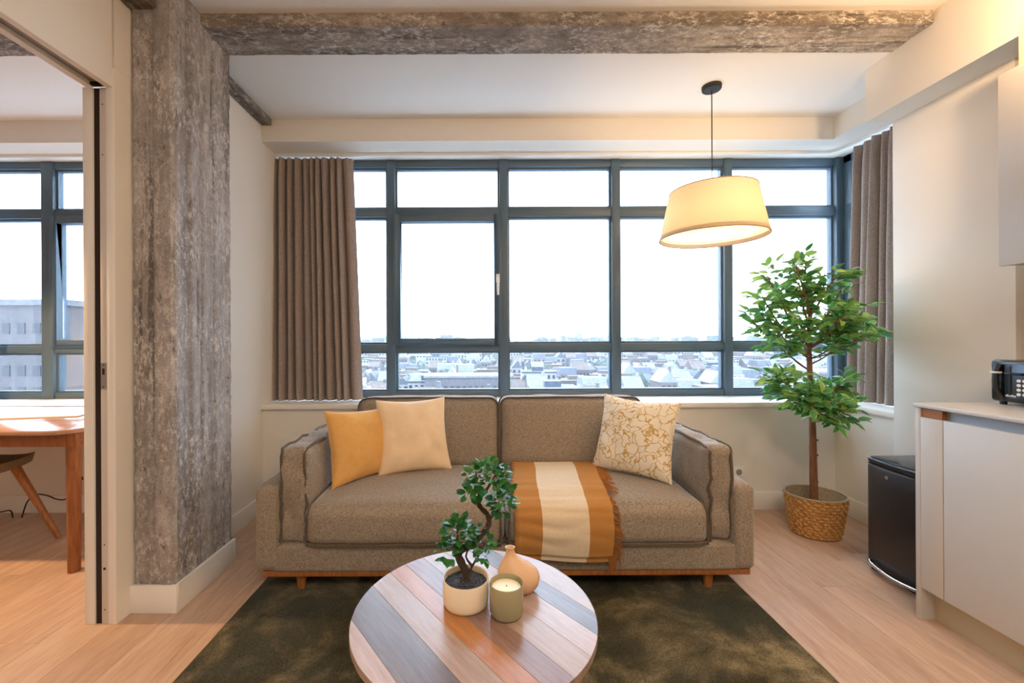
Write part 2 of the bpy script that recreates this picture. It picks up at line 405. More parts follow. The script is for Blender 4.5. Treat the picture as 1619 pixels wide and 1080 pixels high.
# partition between the two rooms, sliding-door pocket
struct('wall_left', MB().box(-1.645, XL, 1.86, YW + .1, -.1, CF + .1).box(-1.645, -1.53, -2.6, .72, -.1, CF + .1), M['wall'])
struct('wall_niche_left', MB().box(-1.645, -1.565, YB, YW + .1, .7, CF), M['wall'])
hd = struct('wall_left_header', MB().box(-1.564, -1.536, .72, 1.758, 2.2296, CF + .1).box(-1.645, -1.615, .72, 1.758, 2.2296, CF + .1).box(-1.615, -1.564, .72, 1.758, 2.29, CF + .1), M['wall'])
struct('track', MB().box(-1.613, -1.566, .72, 1.758, 2.245, 2.29), M['track'], hd, 'grey metal sliding-door track')
jb = struct('trim_door_jamb', MB().box(-1.564, -1.532, 1.758, 1.86, 0, 2.31), M['trim'], bevel=.0015)
struct('lining', MB().box(-1.661, -1.620, 1.758, 1.86, 0, 2.2296), M['trim'], jb, bevel=.0015)
struct('wall_fill', MB().box(-1.532, -1.531, 1.76, 1.86, 0, 2.31).box(-1.645, -1.530, 1.762, 1.86, 2.31, CF + .1), M['wall'], jb)
struct('seal', MB().box(-1.620, -1.593, 1.766, 1.86, 0, 2.2296), M['darkslot'], jb, 'dark rubber seal slot')
pf = struct('door_edge', MB().box(-1.5925, -1.565, 1.7605, 1.86, 0, 2.2296), M['alu'], jb, 'pale metal door edge with screw holes', bevel=.001)
zp = 1.18 - (592 - 535) * 1.758 / 670
struct('track_dark_block', MB().box(-1.6145, -1.5645, 1.742, 1.757, 2.231, 2.244), M['black'], hd)  # black block added as shade at the track end, covering a light leak
st = MB().box(-1.590, -1.568, 1.7585, 1.762, zp - .055, zp + .055)
struct('strike_plate', st, M['steel'], pf, 'small steel lock plate')
struct('keeper_hole', MB().box(-1.5835, -1.5745, 1.7578, 1.7595, zp + .006, zp + .032), M['black'], pf)
for dz in (-.046, .046):
    struct('screw', MB().tube([(-1.579, 1.7575, zp + dz), (-1.579, 1.760, zp + dz)], .003, 8), M['black'], pf)
for h in (2.16, 1.95, .23, .33, 1.0, .06):
    struct('screw', MB().tube([(-1.580, 1.7598, h), (-1.580, 1.762, h)], .0028 if h != .23 else .006, 8), M['black'], pf)
struct('wall_study', MB().box(-5.0, -4.88, -2.6, 3.3, -.1, CF + .1), M['wall'])

def skirt(name, segs):
    mb = MB()
    for s in segs: mb.box(*s, 0, .12)
    return struct(name, mb, M['trim'], bevel=.003)
skirt('baseboard_back', [(XL + .015, XR, YB - .015, YB)])
skirt('baseboard_right', [(XR - .015, XR, YC, YB - .015), (XC - .015, XC, 1.86, YC)])
skirt('baseboard_left', [(XL, XL + .015, 2.26, YB)])
skirt('baseboard_study', [(-4.88, -1.645, YB - .015, YB)])
skirt('baseboard_column', [(-1.531, -1.328, 1.824, 1.8395), (-1.3445, -1.328, 1.8395, 2.262)])
skirt('baseboard_pocket', [(-1.70, -1.661, 1.80, 1.90)])

# concrete with board marks
def rough_face(mb, o, eu, ev, n, nu, nv, amp, board, seed, along_v=True, chip=.5):
    o, eu, ev, n = map(Vector, (o, eu, ev, n)); wu, wv = eu.length, ev.length
    def fn(a, b):
        p = o + eu * a + ev * b
        t = (a * wu if along_v else b * wv) / board; bi = math.floor(t); fr = t - bi
        rr = noise.noise(Vector((bi * 7.3 + seed, seed, 1)))
        d = rr * amp * .8 + noise.fractal(p * 14 + Vector((seed, 0, 0)), 1, 2, 4) * amp * .45
        if min(fr, 1 - fr) * board < .008: d -= amp * .9
        e = min(a * wu, (1 - a) * wu, b * wv, (1 - b) * wv)
        q = noise.noise(p * 45)
        if e < .012: d -= abs(q) * amp * chip * 2 * (1 - e / .012) + (0 if e > 1e-6 else amp * .4)
        return p + n * d
    mb.grid(fn, nu, nv)

def concrete_box(name, x0, x1, y0, y1, z0, z1, faces, m, board=.085, amp=.005, res=.011, along='z', label=None):
    mb = MB().box(x0 + .008, x1 - .008, y0 + .008, y1 - .008, z0 + .008, z1 - .002)
    dx, dy, dz = x1 - x0, y1 - y0, z1 - z0
    n = lambda d: max(3, int(d / res)); nz = max(3, int(dz / (res * (1.8 if along == 'z' else 1)))); nx = max(3, int(dx / (res * (1.8 if along == 'x' else 1))))
    ny = max(3, int(dy / (res * (1.8 if along == 'y' else 1))))
    if 'F' in faces: rough_face(mb, (x0, y0, z0), (dx, 0, 0), (0, 0, dz), (0, -1, 0), nx, nz, amp, board, 3.1, along == 'z')
    if 'R' in faces: rough_face(mb, (x1, y0, z0), (0, dy, 0), (0, 0, dz), (1, 0, 0), ny, nz, amp, board, 8.7, along == 'z')
    if 'D' in faces: rough_face(mb, (x0, y0, z0), (dx, 0, 0), (0, dy, 0), (0, 0, -1), nx, ny, amp, board, 5.5, along != 'x')
    if 'K' in faces: rough_face(mb, (x0, y1, z0), (dx, 0, 0), (0, 0, dz), (0, 1, 0), nx, nz, amp, board, 9.1, along == 'z')
    o = struct(name, mb, m, label=label, smooth=50); return o
concrete_box('column', -1.53, -1.345, 1.84, 2.26, .0, CF, 'FRK', M['conc_v'], .092, .009, label='exposed board-marked concrete column')
concrete_box('beam', -4.88, 2.175, 2.033, 2.255, 2.686, 2.76, 'FD', M['conc_h'], .11, .006, along='x', label='rough exposed concrete beam across the ceiling')
concrete_box('beam_left', -1.535, -1.41, -.6, 1.845, 2.613, 2.76, 'RD', M['conc_d'], .12, .005, along='y', label='rough concrete beam running over the sliding door')
concrete_box('beam_corbel', XL, -1.448, 2.255, YB, 2.646, 2.70, 'RD', M['conc_d'], .1, .004, along='y', label='short concrete ledge under the ceiling')

# sills
ps = [(-4.88, 2.885), (-1.645, 2.885), (-1.645, 2.885)]
struct('trim_sill', MB().prism([(-1.565, 2.885), (2.385, 2.885), (2.385, YC), (XW + .02, YC), (XW + .02, YW + .02), (-1.565, YW + .02)], .70, SILL), M['trim'], label='white window sill running round the corner', bevel=.004)
struct('trim_sill_study', MB().box(-4.88, -1.645, 2.885, YW + .02, .70, SILL), M['trim'], bevel=.004)

# windows
FD0, FD1 = YW, YW + .07
def window(name, xs, z0, z1, t1, t2, x0, x1, sash=None, label=None, mull=.062):
    w_ = struct(name, MB().box(x0, x1, FD0, FD1, z0, z0 + .045).box(x0, x1, FD0, FD1, z1 - .055, z1), M['frame'], label=label, bevel=.003)
    for x in xs:
        struct('mullion', MB().box(x - mull / 2, x + mull / 2, FD0 - .012, FD1, z0 + .002, z1 - .002), M['frame'], w_, bevel=.003)
    cells = [x0] + list(xs) + [x1]
    for i in range(len(cells) - 1):
        a, b = cells[i] + (mull / 2 if i else 0), cells[i + 1] - (mull / 2 if i < len(cells) - 2 else 0)
        if b - a < .05: continue
        rows = [(z0 + .045, t2 - .028), (t2 + .028, t1 - .033), (t1 + .033, z1 - .055)]
        for tz, th in ((t1, .033), (t2, .028)):
            struct('transom', MB().box(a, b, FD0 - .004, FD1, tz - th, tz + th), M['frame'], w_, bevel=.003)
        for r, (c, d) in enumerate(rows):
            bd = MB(); g = .014
            for q in ((a, a + g, c, d), (b - g, b, c, d), (a + g, b - g, c, c + g), (a + g, b - g, d - g, d)): bd.box(q[0], q[1], FD0 + .018, FD1 - .01, q[2], q[3])
            if sash and sash[0] == i and r == 1:
                A, Bq, C_, D_ = a - .012, b + .012, c - .012, d + .012; q = .055
                s_ = MB()
                for e in ((A, A + q, C_, D_), (Bq - q, Bq, C_, D_), (A + q, Bq - q, C_, C_ + q), (A + q, Bq - q, D_ - q, D_)): s_.box(e[0], e[1], FD0 - .030, FD1 - .02, e[2], e[3])
                so = struct('sash', s_, M['frame'], w_, 'opening casement sash', bevel=.004)
                struct('pane', MB().box(A + q, Bq - q, FD0 + .02, FD0 + .026, C_ + q, D_ - q), M['glass'], so)
                if sash[1]:
                    hx = Bq - q / 2; hz = 1.18 + (535 - 452) * YW / 670
                    hm = MB().tube([(hx, FD0 - .028, hz + .055), (hx, FD0 - .045, hz + .055), (hx, FD0 - .058, hz + .05), (hx, FD0 - .060, hz), (hx, FD0 - .058, hz - .075)], [.011, .010, .009, .010, .008], 10)
                    hm.box(hx - .013, hx + .013, FD0 - .034, FD0 - .028, hz + .02, hz + .085)
                    struct('handle', hm, M['white'], so, 'white casement handle')
            else:
                struct('glazing_bead', bd, M['frame'], w_)
                struct('pane', MB().box(a + g, b - g, FD0 + .034, FD0 + .040, c + g, d - g), M['glass'], w_)
    return w_
T1 = 1.18 + (535 - 335.5) * YW / 670; T2 = 1.18 - (549.5 - 535) * YW / 670
window('window_1', [-1.545, -.70, .154, 1.004, 1.857], SILL, BK, T1, T2, -1.64, XW - .05, (2, True), 'wide dark grey framed window over the sofa')
# corner post and return window
w2 = struct('window_2', MB().box(XW - .05, XW + .03, YW - .02, YW + .07, SILL, BK), M['frame'], label='narrow return window round the corner', bevel=.004)
struct('frame', MB().box(XW, XW + .07, YC - .05, YW - .02, SILL, SILL + .045).box(XW, XW + .07, YC - .05, YW - .02, BK - .055, BK).box(XW, XW + .07, YC - .05, YC + .02, SILL, BK).box(XW, XW + .07, YW - .09, YW - .02, SILL, BK), M['frame'], w2, bevel=.003)
for tz, th in ((T1, .033), (T2, .028)):
    struct('transom', MB().box(XW - .004, XW + .07, YC, YW - .06, tz - th, tz + th), M['frame'], w2, bevel=.003)
for c, d in ((SILL + .045, T2 - .028), (T2 + .028, T1 - .033), (T1 + .033, BK - .055)):
    struct('pane', MB().box(XW + .034, XW + .040, YC + .02, YW - .09, c, d), M['glass'], w2)
struct('glazing_bead', MB().box(XW - .010, XW + .02, YW - .135, YW - .115, SILL + .045, BK - .055), M['frame'], w2)
# study window
window('window_3', [-4.10, -3.305], SILL, BK, T1, T2, -4.88, -1.66, (2, False), 'dark grey framed window of the study', .09)

# ------------------------------------------------------------------ city outside
GZ = -29.0
M['ground'] = m_fabric('far_ground', (92, 96, 98), (76, 82, 86), .02, 0, 1); M['tree_far'] = m_fabric('far_trees', (78, 84, 80), (58, 66, 62), .6, 0, 1)
ROOFS = [m_fabric('roof_%d' % i, c, tuple(int(q * .82) for q in c), 1.5, 0, .9) for i, c in enumerate([(118, 120, 126), (92, 96, 104), (136, 138, 142), (104, 94, 90), (78, 84, 92)])]
FAC = [m_fabric('facade_%d' % i, c, tuple(int(q * .9) for q in c), 1.0, 0, .9) for i, c in enumerate([(134, 130, 128), (106, 98, 96), (146, 146, 146), (120, 108, 102), (98, 96, 98)])]
M['farwin'] = mat('far_window', (40, 46, 56), .4)
struct('ground_outside', MB().box(-3500, 4500, 30, 5500, GZ - 1, GZ), M['ground'], label='hazy ground beyond the window')

def house(wd, dp, ht, rf, style, roof_m, fac_m, cols, rows):
    root = thing('town_house', '', 'house', (0, 0, 0))
    make('wall', MB().box(-wd / 2, wd / 2, 0, dp, 0, ht), fac_m, root)
    mb = MB()
    if style == 0: mb.prism([(-.3, ht), (dp / 2, ht + rf), (dp + .3, ht)], -wd / 2, wd / 2, 0)
    elif style == 1: mb.prism([(-wd / 2 - .2, ht), (0, ht + rf), (wd / 2 + .2, ht)], 0, dp, 1)
    elif style == 2: mb.box(-wd / 2 - .3, wd / 2 + .3, -.3, dp + .3, ht, ht + .6).box(-wd * .2, wd * .15, dp * .3, dp * .6, ht, ht + 2.4)
    else:
        mb.prism([(-.2, ht), (1.6, ht + rf), (dp - 1.6, ht + rf), (dp + .2, ht)], -wd / 2, wd / 2, 0)
    make('roof', mb, roof_m, root)
    wm = MB()
    for c in range(cols):
        for r in range(rows):
            x = -wd / 2 + (c + .5) * wd / cols; z = 1.2 + r * (ht - .8) / rows
            wm.box(x - wd / cols * .26, x + wd / cols * .26, -.12, .05, z, z + (ht / rows) * .5)
    stuff(make('window', wm, M['farwin'], root))
    if style != 2: make('chimney', MB().box(wd * .3, wd * .3 + 1, dp * .45, dp * .45 + 1.2, ht, ht + rf + 1.3), fac_m, root)
    else: make('chimney', MB().box(-wd * .4, -wd * .4 + 1.1, dp * .5, dp * .5 + 1.2, ht, ht + 2), fac_m, root)
    return root
kinds = ['terraced house with a ridged roof in the hazy rooftops outside the window', 'gabled town house facing the window among the hazy rooftops',
         'flat-roofed block among the hazy rooftops outside the window', 'mansard-roofed house in the hazy rooftops outside the window']
protos = []
for i, (wd, dp, ht, rf, stl, c, r) in enumerate([(8, 10, 10, 4, 0, 3, 3), (7, 11, 11, 4.5, 1, 3, 3), (16, 12, 12, 0, 2, 7, 4), (9, 11, 9.5, 3.4, 3, 3, 3), (8, 10, 11, 4, 0, 4, 3),
                                             (7, 12, 10, 4, 1, 2, 3), (22, 13, 9, 0, 2, 9, 3), (10, 11, 11, 3.2, 3, 4, 3)]):
    h_ = house(wd, dp, ht, rf, stl, ROOFS[(i * 2 + (i > 4)) % 5], FAC[i % 5], c, r); h_['label'] = kinds[stl]; h_['group'] = ['ridged terraces outside', 'gabled houses outside', 'flat blocks outside', 'mansard houses outside'][stl]
    protos.append((h_, wd, [False]))
rh = random.Random(11); nh = 0
rows_ = [114, 140, 168, 200, 232, 270, 318, 372, 440, 540, 680]
PANES = [(-.9, -.33, 'behind the main curtain'), (-.33, -.217, 'beside the left curtain'), (-.217, .048, 'under the opening sash'), (.048, .31, 'under the middle pane'), (.31, .577, 'in the pane below the lamp'), (.577, 2, 'behind the tall plant')]
ORD = 'first second third fourth fifth sixth seventh eighth ninth tenth eleventh twelfth thirteenth fourteenth'.split()
LOOK = ['terraced house', 'gabled house', 'flat block', 'mansard house']
STY = [0, 1, 2, 3, 0, 1, 2, 3]
for ri, D in enumerate(rows_):
    x = -.36 * D; xe = .86 * D; sc = 1.0 if D < 330 else D / 330; cnt = {}
    while x < xe:
        pi_ = rh.randrange(8); p, wd, used = protos[pi_]
        wd2 = wd * sc
        if rh.random() < .12: x += 8 * sc; continue
        o = p if not used[0] else copy_tree(p)
        used[0] = True
        o.location = (x + wd2 / 2, D + rh.uniform(-3, 3) + (x * .05), GZ); o.scale = (sc, sc, rh.uniform(.85, 1.15) * (1 if D < 330 else min(sc, 1.35)))
        if ri < 6:
            sl = o.location.x / o.location.y; pn = next(q for q in PANES if q[0] <= sl < q[1])[2]; st_ = STY[pi_]; kk = cnt[(pn, st_)] = cnt.get((pn, st_), 0) + 1
            o['label'] = '%s %s, roof row %s, %s such from the left' % (LOOK[st_], pn, ('one', 'two', 'three', 'four', 'five', 'six')[ri], ORD[min(kk, 14) - 1])
            o['group'] = 'nearer houses outside'
        else: o['label'] = 'small distant ' + LOOK[STY[pi_]] + ' among the hazy far roofs'; o['group'] = 'far houses outside'
        x += wd2 + (0 if rh.random() < .75 else rh.uniform(2, 7) * sc); nh += 1
print('houses', nh)
# large blocks seen from the study and near the main window
def block(x0, x1, y0, y1, h, m, label, cols, rows):
    root = thing('apartment_block', label, 'building', ((x0 + x1) / 2, y0, GZ))
    make('wall', MB().box(x0, x1, y0, y1, GZ, GZ + h), m, root)
    make('roof', MB().box(x0 - .4, x1 + .4, y0 - .4, y1 + .4, GZ + h, GZ + h + .8), ROOFS[0], root)
    wm = MB()
    for c in range(cols):
        for r in range(rows):
            a = x0 + (c + .25) * (x1 - x0) / cols; z = GZ + 2 + r * (h - 3) / rows
            wm.box(a, a + (x1 - x0) / cols * .5, y0 - .1, y0 + .1, z, z + (h - 3) / rows * .5)
    stuff(make('window', wm, M['farwin'], root))
    return root
block(-84, -70.5, 66, 90, 31.2, FAC[2], 'pale block behind the left part of the study window', 7, 10)
block(-68.5, -58, 58, 80, 35.0, FAC[4], 'grey tower with its top above the horizon, behind the study window', 5, 11)
block(-.13 * 170, .03 * 170, 158, 172, 15.5, FAC[4], 'long low grey building just above the sofa back through the window', 12, 3)
block(118, 138, 150, 166, 17, FAC[1], 'low wide building by the right window corner, behind the tall plant', 10, 3)
block(-92, -66, 900, 930, 37, FAC[4], 'wide distant block standing on the skyline over the two plain pillows', 8, 6)
block(330, 350, 1500, 1530, 46, FAC[4], 'square distant tower on the skyline left of the lamp', 4, 8)
ch = make('chimney_stack', MB().tube([(-230, 1500, GZ), (-230, 1500, GZ + 62)], [3.5, 2.2], 10), FAC[4]); tag(ch, 'thin lone chimney on the skyline, seen through the opening sash', 'chimney')
ch = make('chimney_stack', MB().tube([(240, 1200, GZ), (240, 1200, GZ + 55)], [3, 1.6], 10), FAC[4]); tag(ch, 'thin mast-like chimney on the skyline right of the casement handle', 'chimney')
# tree clumps between houses and the wooded skyline
def blob(mb, c, r, rz, seed):
    def fn(a, b):
        t = a * 2 * PI; p = (b - .0) * PI * .5
        d = Vector((math.cos(t) * math.cos(p), math.sin(t) * math.cos(p), math.sin(p)))
        k = 1 + .35 * noise.noise(d * 2.3 + Vector((seed, 0, 0)))
        return (c[0] + d.x * r * k, c[1] + d.y * r * k, c[2] + d.z * rz * k)
    mb.grid(fn, 12, 5, True)
mb = MB()
for i in range(150):
    D = rh.uniform(180, 800); x = rh.uniform(-.34, .85) * D; r = rh.uniform(4, 7) * (1 + D / 600)
    blob(mb, (x, D, GZ), r, rh.uniform(8, 13), i)
o = stuff(make('treetops', mb, M['tree_far'])); tag(o, 'bare treetops scattered between the hazy rooftops', 'trees')
mb = MB()
for i in range(260):
    D = rh.uniform(1400, 2400); x = rh.uniform(-1.3, 1.0) * D
    blob(mb, (x, D, GZ), rh.uniform(30, 70), rh.uniform(12, 34) * D / 1700, i)
for i in range(110):
    D = rh.uniform(1000, 1470); x = rh.uniform(-.4, .95) * D; a = rh.uniform(8, 30); mb.box(x, x + a, D, D + 20, GZ, GZ + rh.uniform(18, 34 + (D - 1000) / 100))
o = stuff(make('skyline', mb, M['tree_far'])); tag(o, 'wooded and built-up skyline along the horizon', 'skyline')
# winter haze over the city
hz = bpy.data.materials.new('winter_haze'); hz.use_nodes = True; t = hz.node_tree; t.nodes.clear()
ho = t.nodes.new('ShaderNodeOutputMaterial'); hv = t.nodes.new('ShaderNodeVolumeScatter'); hv.inputs['Density'].default_value = .00013; hv.inputs['Color'].default_value = (1, 1, 1, 1)
t.links.new(hv.outputs[0], ho.inputs['Volume'])
hzo = make('haze', MB().box(-2600, 2600, 45, 2700, GZ - .5, 90), hz); stuff(hzo); tag(hzo, 'thin winter haze over the city', 'haze')

# ------------------------------------------------------------------ curtains
def curtain(name, label, p0, p1, q0, q1, z0, z1, npl, amp, seed, group):
    """top edge p0-p1, bottom edge q0-q1 (x,y)"""
    root = thing(name, label, 'curtain', ((p0[0] + p1[0]) / 2, (p0[1] + p1[1]) / 2, z0), group)
    rnd = random.Random(seed); wd_ = [rnd.uniform(.65, 1.4) for _ in range(npl)]; tot = sum(wd_); ed = [0]
    for q in wd_: ed.append(ed[-1] + q / tot)
    am = [rnd.uniform(.65, 1.25) for _ in range(npl + 1)]
    d = (Vector(p1) - Vector(p0)).normalized(); n_ = Vector((-d.y, d.x))
    if n_.y > .5: n_ = -n_            # towards the room
    def fn(a, b):
        v = 1 - b   # 1 top
        A = Vector(p0).lerp(Vector(p1), a); Q = Vector(q0).lerp(Vector(q1), a); P = Q.lerp(A, v)
        w_ = min(1, max(0, a + .012 * noise.noise(Vector((a * 6, v * 1.6, seed))) * (1 - v * .5) * (1 if 0 < a < 1 else 0)))
        i = max(k for k in range(npl) if ed[k] <= w_ + 1e-9); f = (w_ - ed[i]) / (ed[i + 1] - ed[i])
        top = max(0, (v - .93) / .07)
        rg = math.sin(PI * min(1, max(0, f))) ** 1.5
        off = amp * am[i] * rg * (.85 + .15 * (1 - v)) * (1 - .3 * top) + .006 * noise.noise(Vector((a * 12, v * 3, seed + 4)))
        if top > 0: off += .012 * abs(math.sin(f * PI * 3)) * top
        sh = min(.004, .30 * amp * am[i]) * math.sin(2 * PI * f) * 1.35
        P = P + n_ * off - d * sh
        return (P.x, P.y, z0 + (z1 - z0) * v)
    make('cloth', MB().grid(fn, npl * 22, 44), M['curtain'], root, smooth=80)
    tp = MB()
    def fn2(a, b):
        x, y, z = fn(a, b * .035); return (x, y - .003, z)
    make('heading_tape', MB().grid(fn2, npl * 22, 2), M['curtain'], root, smooth=80)
    for i in range(npl + 1):
        x, y, z = fn(min(1, ed[i]), 0)
        make('hook', MB().tube([(x, y, z - .01), (x, y, z1 + .012)], .0035, 6), M['white'], root)
    return root
curtain('curtain', 'long grey-brown curtain hanging at the left end of the main window', (-1.55, 3.14), (-.96, 3.14), (-1.54, 3.10), (-.885, 3.10), SILL + .004, 2.505, 11, .070, 3, None)
curtain('curtain', 'grey pleated curtain over the corner return window beside the tall plant', (2.63, 2.43), (2.64, 2.985), (2.63, 2.43), (2.63, 3.03), SILL + .006, 2.505, 8, .08, 8, None)
curtain('curtain', 'sliver of curtain at the far left of the study window', (-4.2, 3.10), (-3.58, 3.10), (-4.2, 3.05), (-3.53, 3.05), SILL + .004, 2.505, 8, .05, 5, None)
def track(lbl, mb):
    o = make('curtain_track', mb, M['white'], bevel=.002); tag(o, lbl, 'curtain track')
track('white curtain track above the main window, bending round the corner', MB().prism([(-1.56, 3.09), (2.52, 3.09), (2.56, 3.05), (2.58, YC), (2.60, YC), (2.585, 3.06), (2.53, 3.11), (-1.56, 3.11)], 2.516, BK))
track('white curtain track above the study window', MB().box(-4.87, -1.66, 3.09, 3.11, 2.516, BK))

# ------------------------------------------------------------------ soft things helpers
def rbox_cushion(x0, x1, y0, y1, z0, z1, r=.03, crown=(.01, .01, .02), n=14, nz=.004, seed=1.0, lean=0):
    """rounded, crowned box as a quad shell"""
    mb = MB(); c = Vector(((x0 + x1) / 2, (y0 + y1) / 2, (z0 + z1) / 2)); h = Vector(((x1 - x0) / 2, (y1 - y0) / 2, (z1 - z0) / 2))
    def P(u, v, w_):
        p = Vector((u * h.x, v * h.y, w_ * h.z)); q = Vector(tuple(max(-(h[i] - r), min(h[i] - r, p[i])) for i in range(3)))
        d = p - q
        if d.length > 1e-9: p = q + d.normalized() * min(r, max(abs(d.x), abs(d.y), abs(d.z)))
        sm = lambda t: (1 - t * t) ** .6 if abs(t) < 1 else 0
        p = p + Vector((u * crown[0] * sm(v) * sm(w_), v * crown[1] * sm(u) * sm(w_), w_ * crown[2] * sm(u) * sm(v)))
        k = noise.fractal(p * 7 + Vector((seed, seed, 0)), 1, 2, 3) * nz
        nn = p.normalized() if p.length > 0 else Vector((0, 0, 1))
        p = p + nn * k
        p.y += lean * (p.z + h.z)
        return p + c
    for ax in range(3):
        for sgn in (-1, 1):
            def fn(a, b, ax=ax, sgn=sgn):
                u = 2 * a - 1; v = 2 * b - 1; f = lambda t: math.copysign(abs(t) ** .75, t)
                u, v = f(u), f(v); t = [0, 0, 0]; t[ax] = sgn; t[(ax + 1) % 3] = u; t[(ax + 2) % 3] = v
                return P(*t)
            mb.grid(fn, n, n)
    return mb, P, c, h
def loop_pipe(pts, rad=.006, jit=.0):
    return MB().tube(pts, rad, 6, closed=True)
def rrect(h1, h2, r, n=6, m=8):
    """rounded rectangle outline points (centre 0)"""
    o = []
    for cx, cy, a0 in ((h1 - r, h2 - r, 0), (-(h1 - r), h2 - r, 90), (-(h1 - r), -(h2 - r), 180), (h1 - r, -(h2 - r), 270)):
        for i in range(n + 1):
            t = R(a0 + 90 * i / n); o.append((cx + r * math.cos(t), cy + r * math.sin(t)))
    out = []
    for i, a in enumerate(o):
        b = o[(i + 1) % len(o)]; out.append(a); dd = math.dist(a, b)
        if dd > .05:
            kk = int(dd / .05)
            for j in range(1, kk): out.append((a[0] + (b[0] - a[0]) * j / kk, a[1] + (b[1] - a[1]) * j / kk))
    return out
def cushion(name, parent, x0, x1, y0, y1, z0, z1, thin, r=.03, sides=(-1, 1), crown=(.01, .01, .02), lean=0, seed=1.0, nz=.004, wob=.004, n=18, rad=.0062):
    mb, P, c, h = rbox_cushion(x0, x1, y0, y1, z0, z1, r, crown, n, nz, seed, lean)
    o = make(name, mb, M['sofa'], parent, smooth=60)
    a1, a2 = [i for i in range(3) if i != thin]
    for sg in sides:
        pts = []
        for (u, v) in rrect(h[a1] + .001, h[a2] + .001, r * 1.1):
            p = [0, 0, 0]; p[a1] = u; p[a2] = v; p[thin] = sg * (h[thin] - r * .32)
            sm = lambda t, H: max(0, 1 - (t / H) ** 2) ** .6
            # bulge like the faces it borders
            p[a1] += math.copysign(crown[a1] * sm(v, h[a2]) * .35, u) if abs(abs(u) - h[a1]) < .03 else 0
            p[a2] += math.copysign(crown[a2] * sm(u, h[a1]) * .35, v) if abs(abs(v) - h[a2]) < .03 else 0
            q = Vector(p); w_ = Vector((noise.noise(q * 22 + Vector((seed, 0, 0))), noise.noise(q * 22 + Vector((0, seed, 0))), noise.noise(q * 22 + Vector((0, 0, seed))))) * wob
            q = q + w_; q.y += lean * (q.z + h.z); pts.append(q + c)
        make('piping', MB().tube(pts, rad, 7, closed=True), M['piping'], o)
    return o

# ------------------------------------------------------------------ rug
def rug_fn():
    mb = MB(); x0, x1, y0, y1 = -1.075, 1.205, .15, 2.32; n1, n2 = 110, 100
    def f(a, b):
        x = x0 + (x1 - x0) * a; y = y0 + (y1 - y0) * b
        e = min(a, 1 - a) * (x1 - x0); e2 = min(b, 1 - b) * (y1 - y0); k = min(1, min(e, e2) / .012)
        return (x + (.003 * noise.noise(Vector((y * 9, 1, a * 3))) if e < .001 else 0), y, .002 + .0125 * k + .0022 * noise.noise(Vector((x * 38, y * 38, 0))) * k)
    mb.grid(f, n1, n2); i = len(mb.v)
    mb.box(x0 + .002, x1 - .002, y0 + .002, y1 - .002, .0005, .004)
    return mb
tag(make('rug', rug_fn(), M['rug'], smooth=80), 'dark olive mottled rug lying under sofa and coffee table', 'rug')

# ------------------------------------------------------------------ sofa
sf = thing('sofa', 'grey-brown tweed two-seat sofa with wooden plinth under the window', 'sofa', (.09, 2.4, 0))
SX0, SX1, SY0, SY1 = -1.055, 1.24, 1.93, 2.84
mb, *_ = rbox_cushion(SX0 + .07, SX1 - .07, SY0 + .004, SY1, .115, .235, .012, (0, .003, 0), 16, .001)
make('base', mb, M['sofa'], sf, smooth=60)
for a, b, s in ((SX0, SX0 + .112, 1.0), (SX1 - .105, SX1, 5.0)):
    mb, *_ = rbox_cushion(a, b, SY0, SY1, .115, .508, .030, (.003, .004, .004), 18, .0015, s)
    make('arm', mb, M['sofa'], sf, smooth=60)
mb, *_ = rbox_cushion(SX0 + .1, SX1 - .1, 2.70, SY1, .2, .70, .03, (0, 0, 0), 10, .001); make('back_frame', mb, M['sofa'], sf, smooth=60)
make('plinth', MB().box(SX0 + .035, SX1 - .02, SY0 + .015, SY1 - .03, .088, .116), M['oak'], sf, bevel=.004, smooth=30)
for x, y in ((-.86, 1.99), (1.045, 1.99), (-.86, 2.72), (1.045, 2.72)):
    make('leg', MB().lathe([(.017, .0145), (.019, .03), (.027, .089)], (x, y), 16, caps=(True, True)), M['oak'], sf, origin=(x, y, .0145))
for a, b, s in ((-.825, .088, 2.0), (.096, 1.028, 6.0)):
    sc_ = cushion('seat_cushion', sf, a, b, 1.915, 2.56, .232, .420, 2, .052, (-1,), (.004, .012, .030), seed=s, nz=.004, n=24)
    for xx, dx_ in ((a, 1), (b, -1)):
        make('piping', MB().tube(smooth_path([Vector((xx + dx_ * .016, 1.925, .240)), Vector((xx + dx_ * .014, 1.920, .30)), Vector((xx + dx_ * .016, 1.926, .36)), Vector((xx + dx_ * .020, 1.945, .402)), Vector((xx + dx_ * .022, 2.05, .424)), Vector((xx + dx_ * .022, 2.3, .426)), Vector((xx + dx_ * .022, 2.5, .422))], 4), .0055, 7), M['piping'], sc_, smooth=80)
for a, b, s in ((-.765, .084, 3.0), (.100, .955, 9.0)):
    cushion('back_cushion', sf, a, b, 2.50, 2.66, .41, .812, 1, .045, (-1, 1), (.004, .03, .010), lean=.20, seed=s, nz=.006, n=24)
for a, b, s in ((-.948, -.822, 4.0), (1.035, 1.150, 7.0)):
    cushion('side_cushion', sf, a, b, 1.965, 2.60, .236, .668, 0, .026, (-1, 1), (.016, .008, .008), seed=s, nz=.022, wob=.016, n=26, rad=.007)

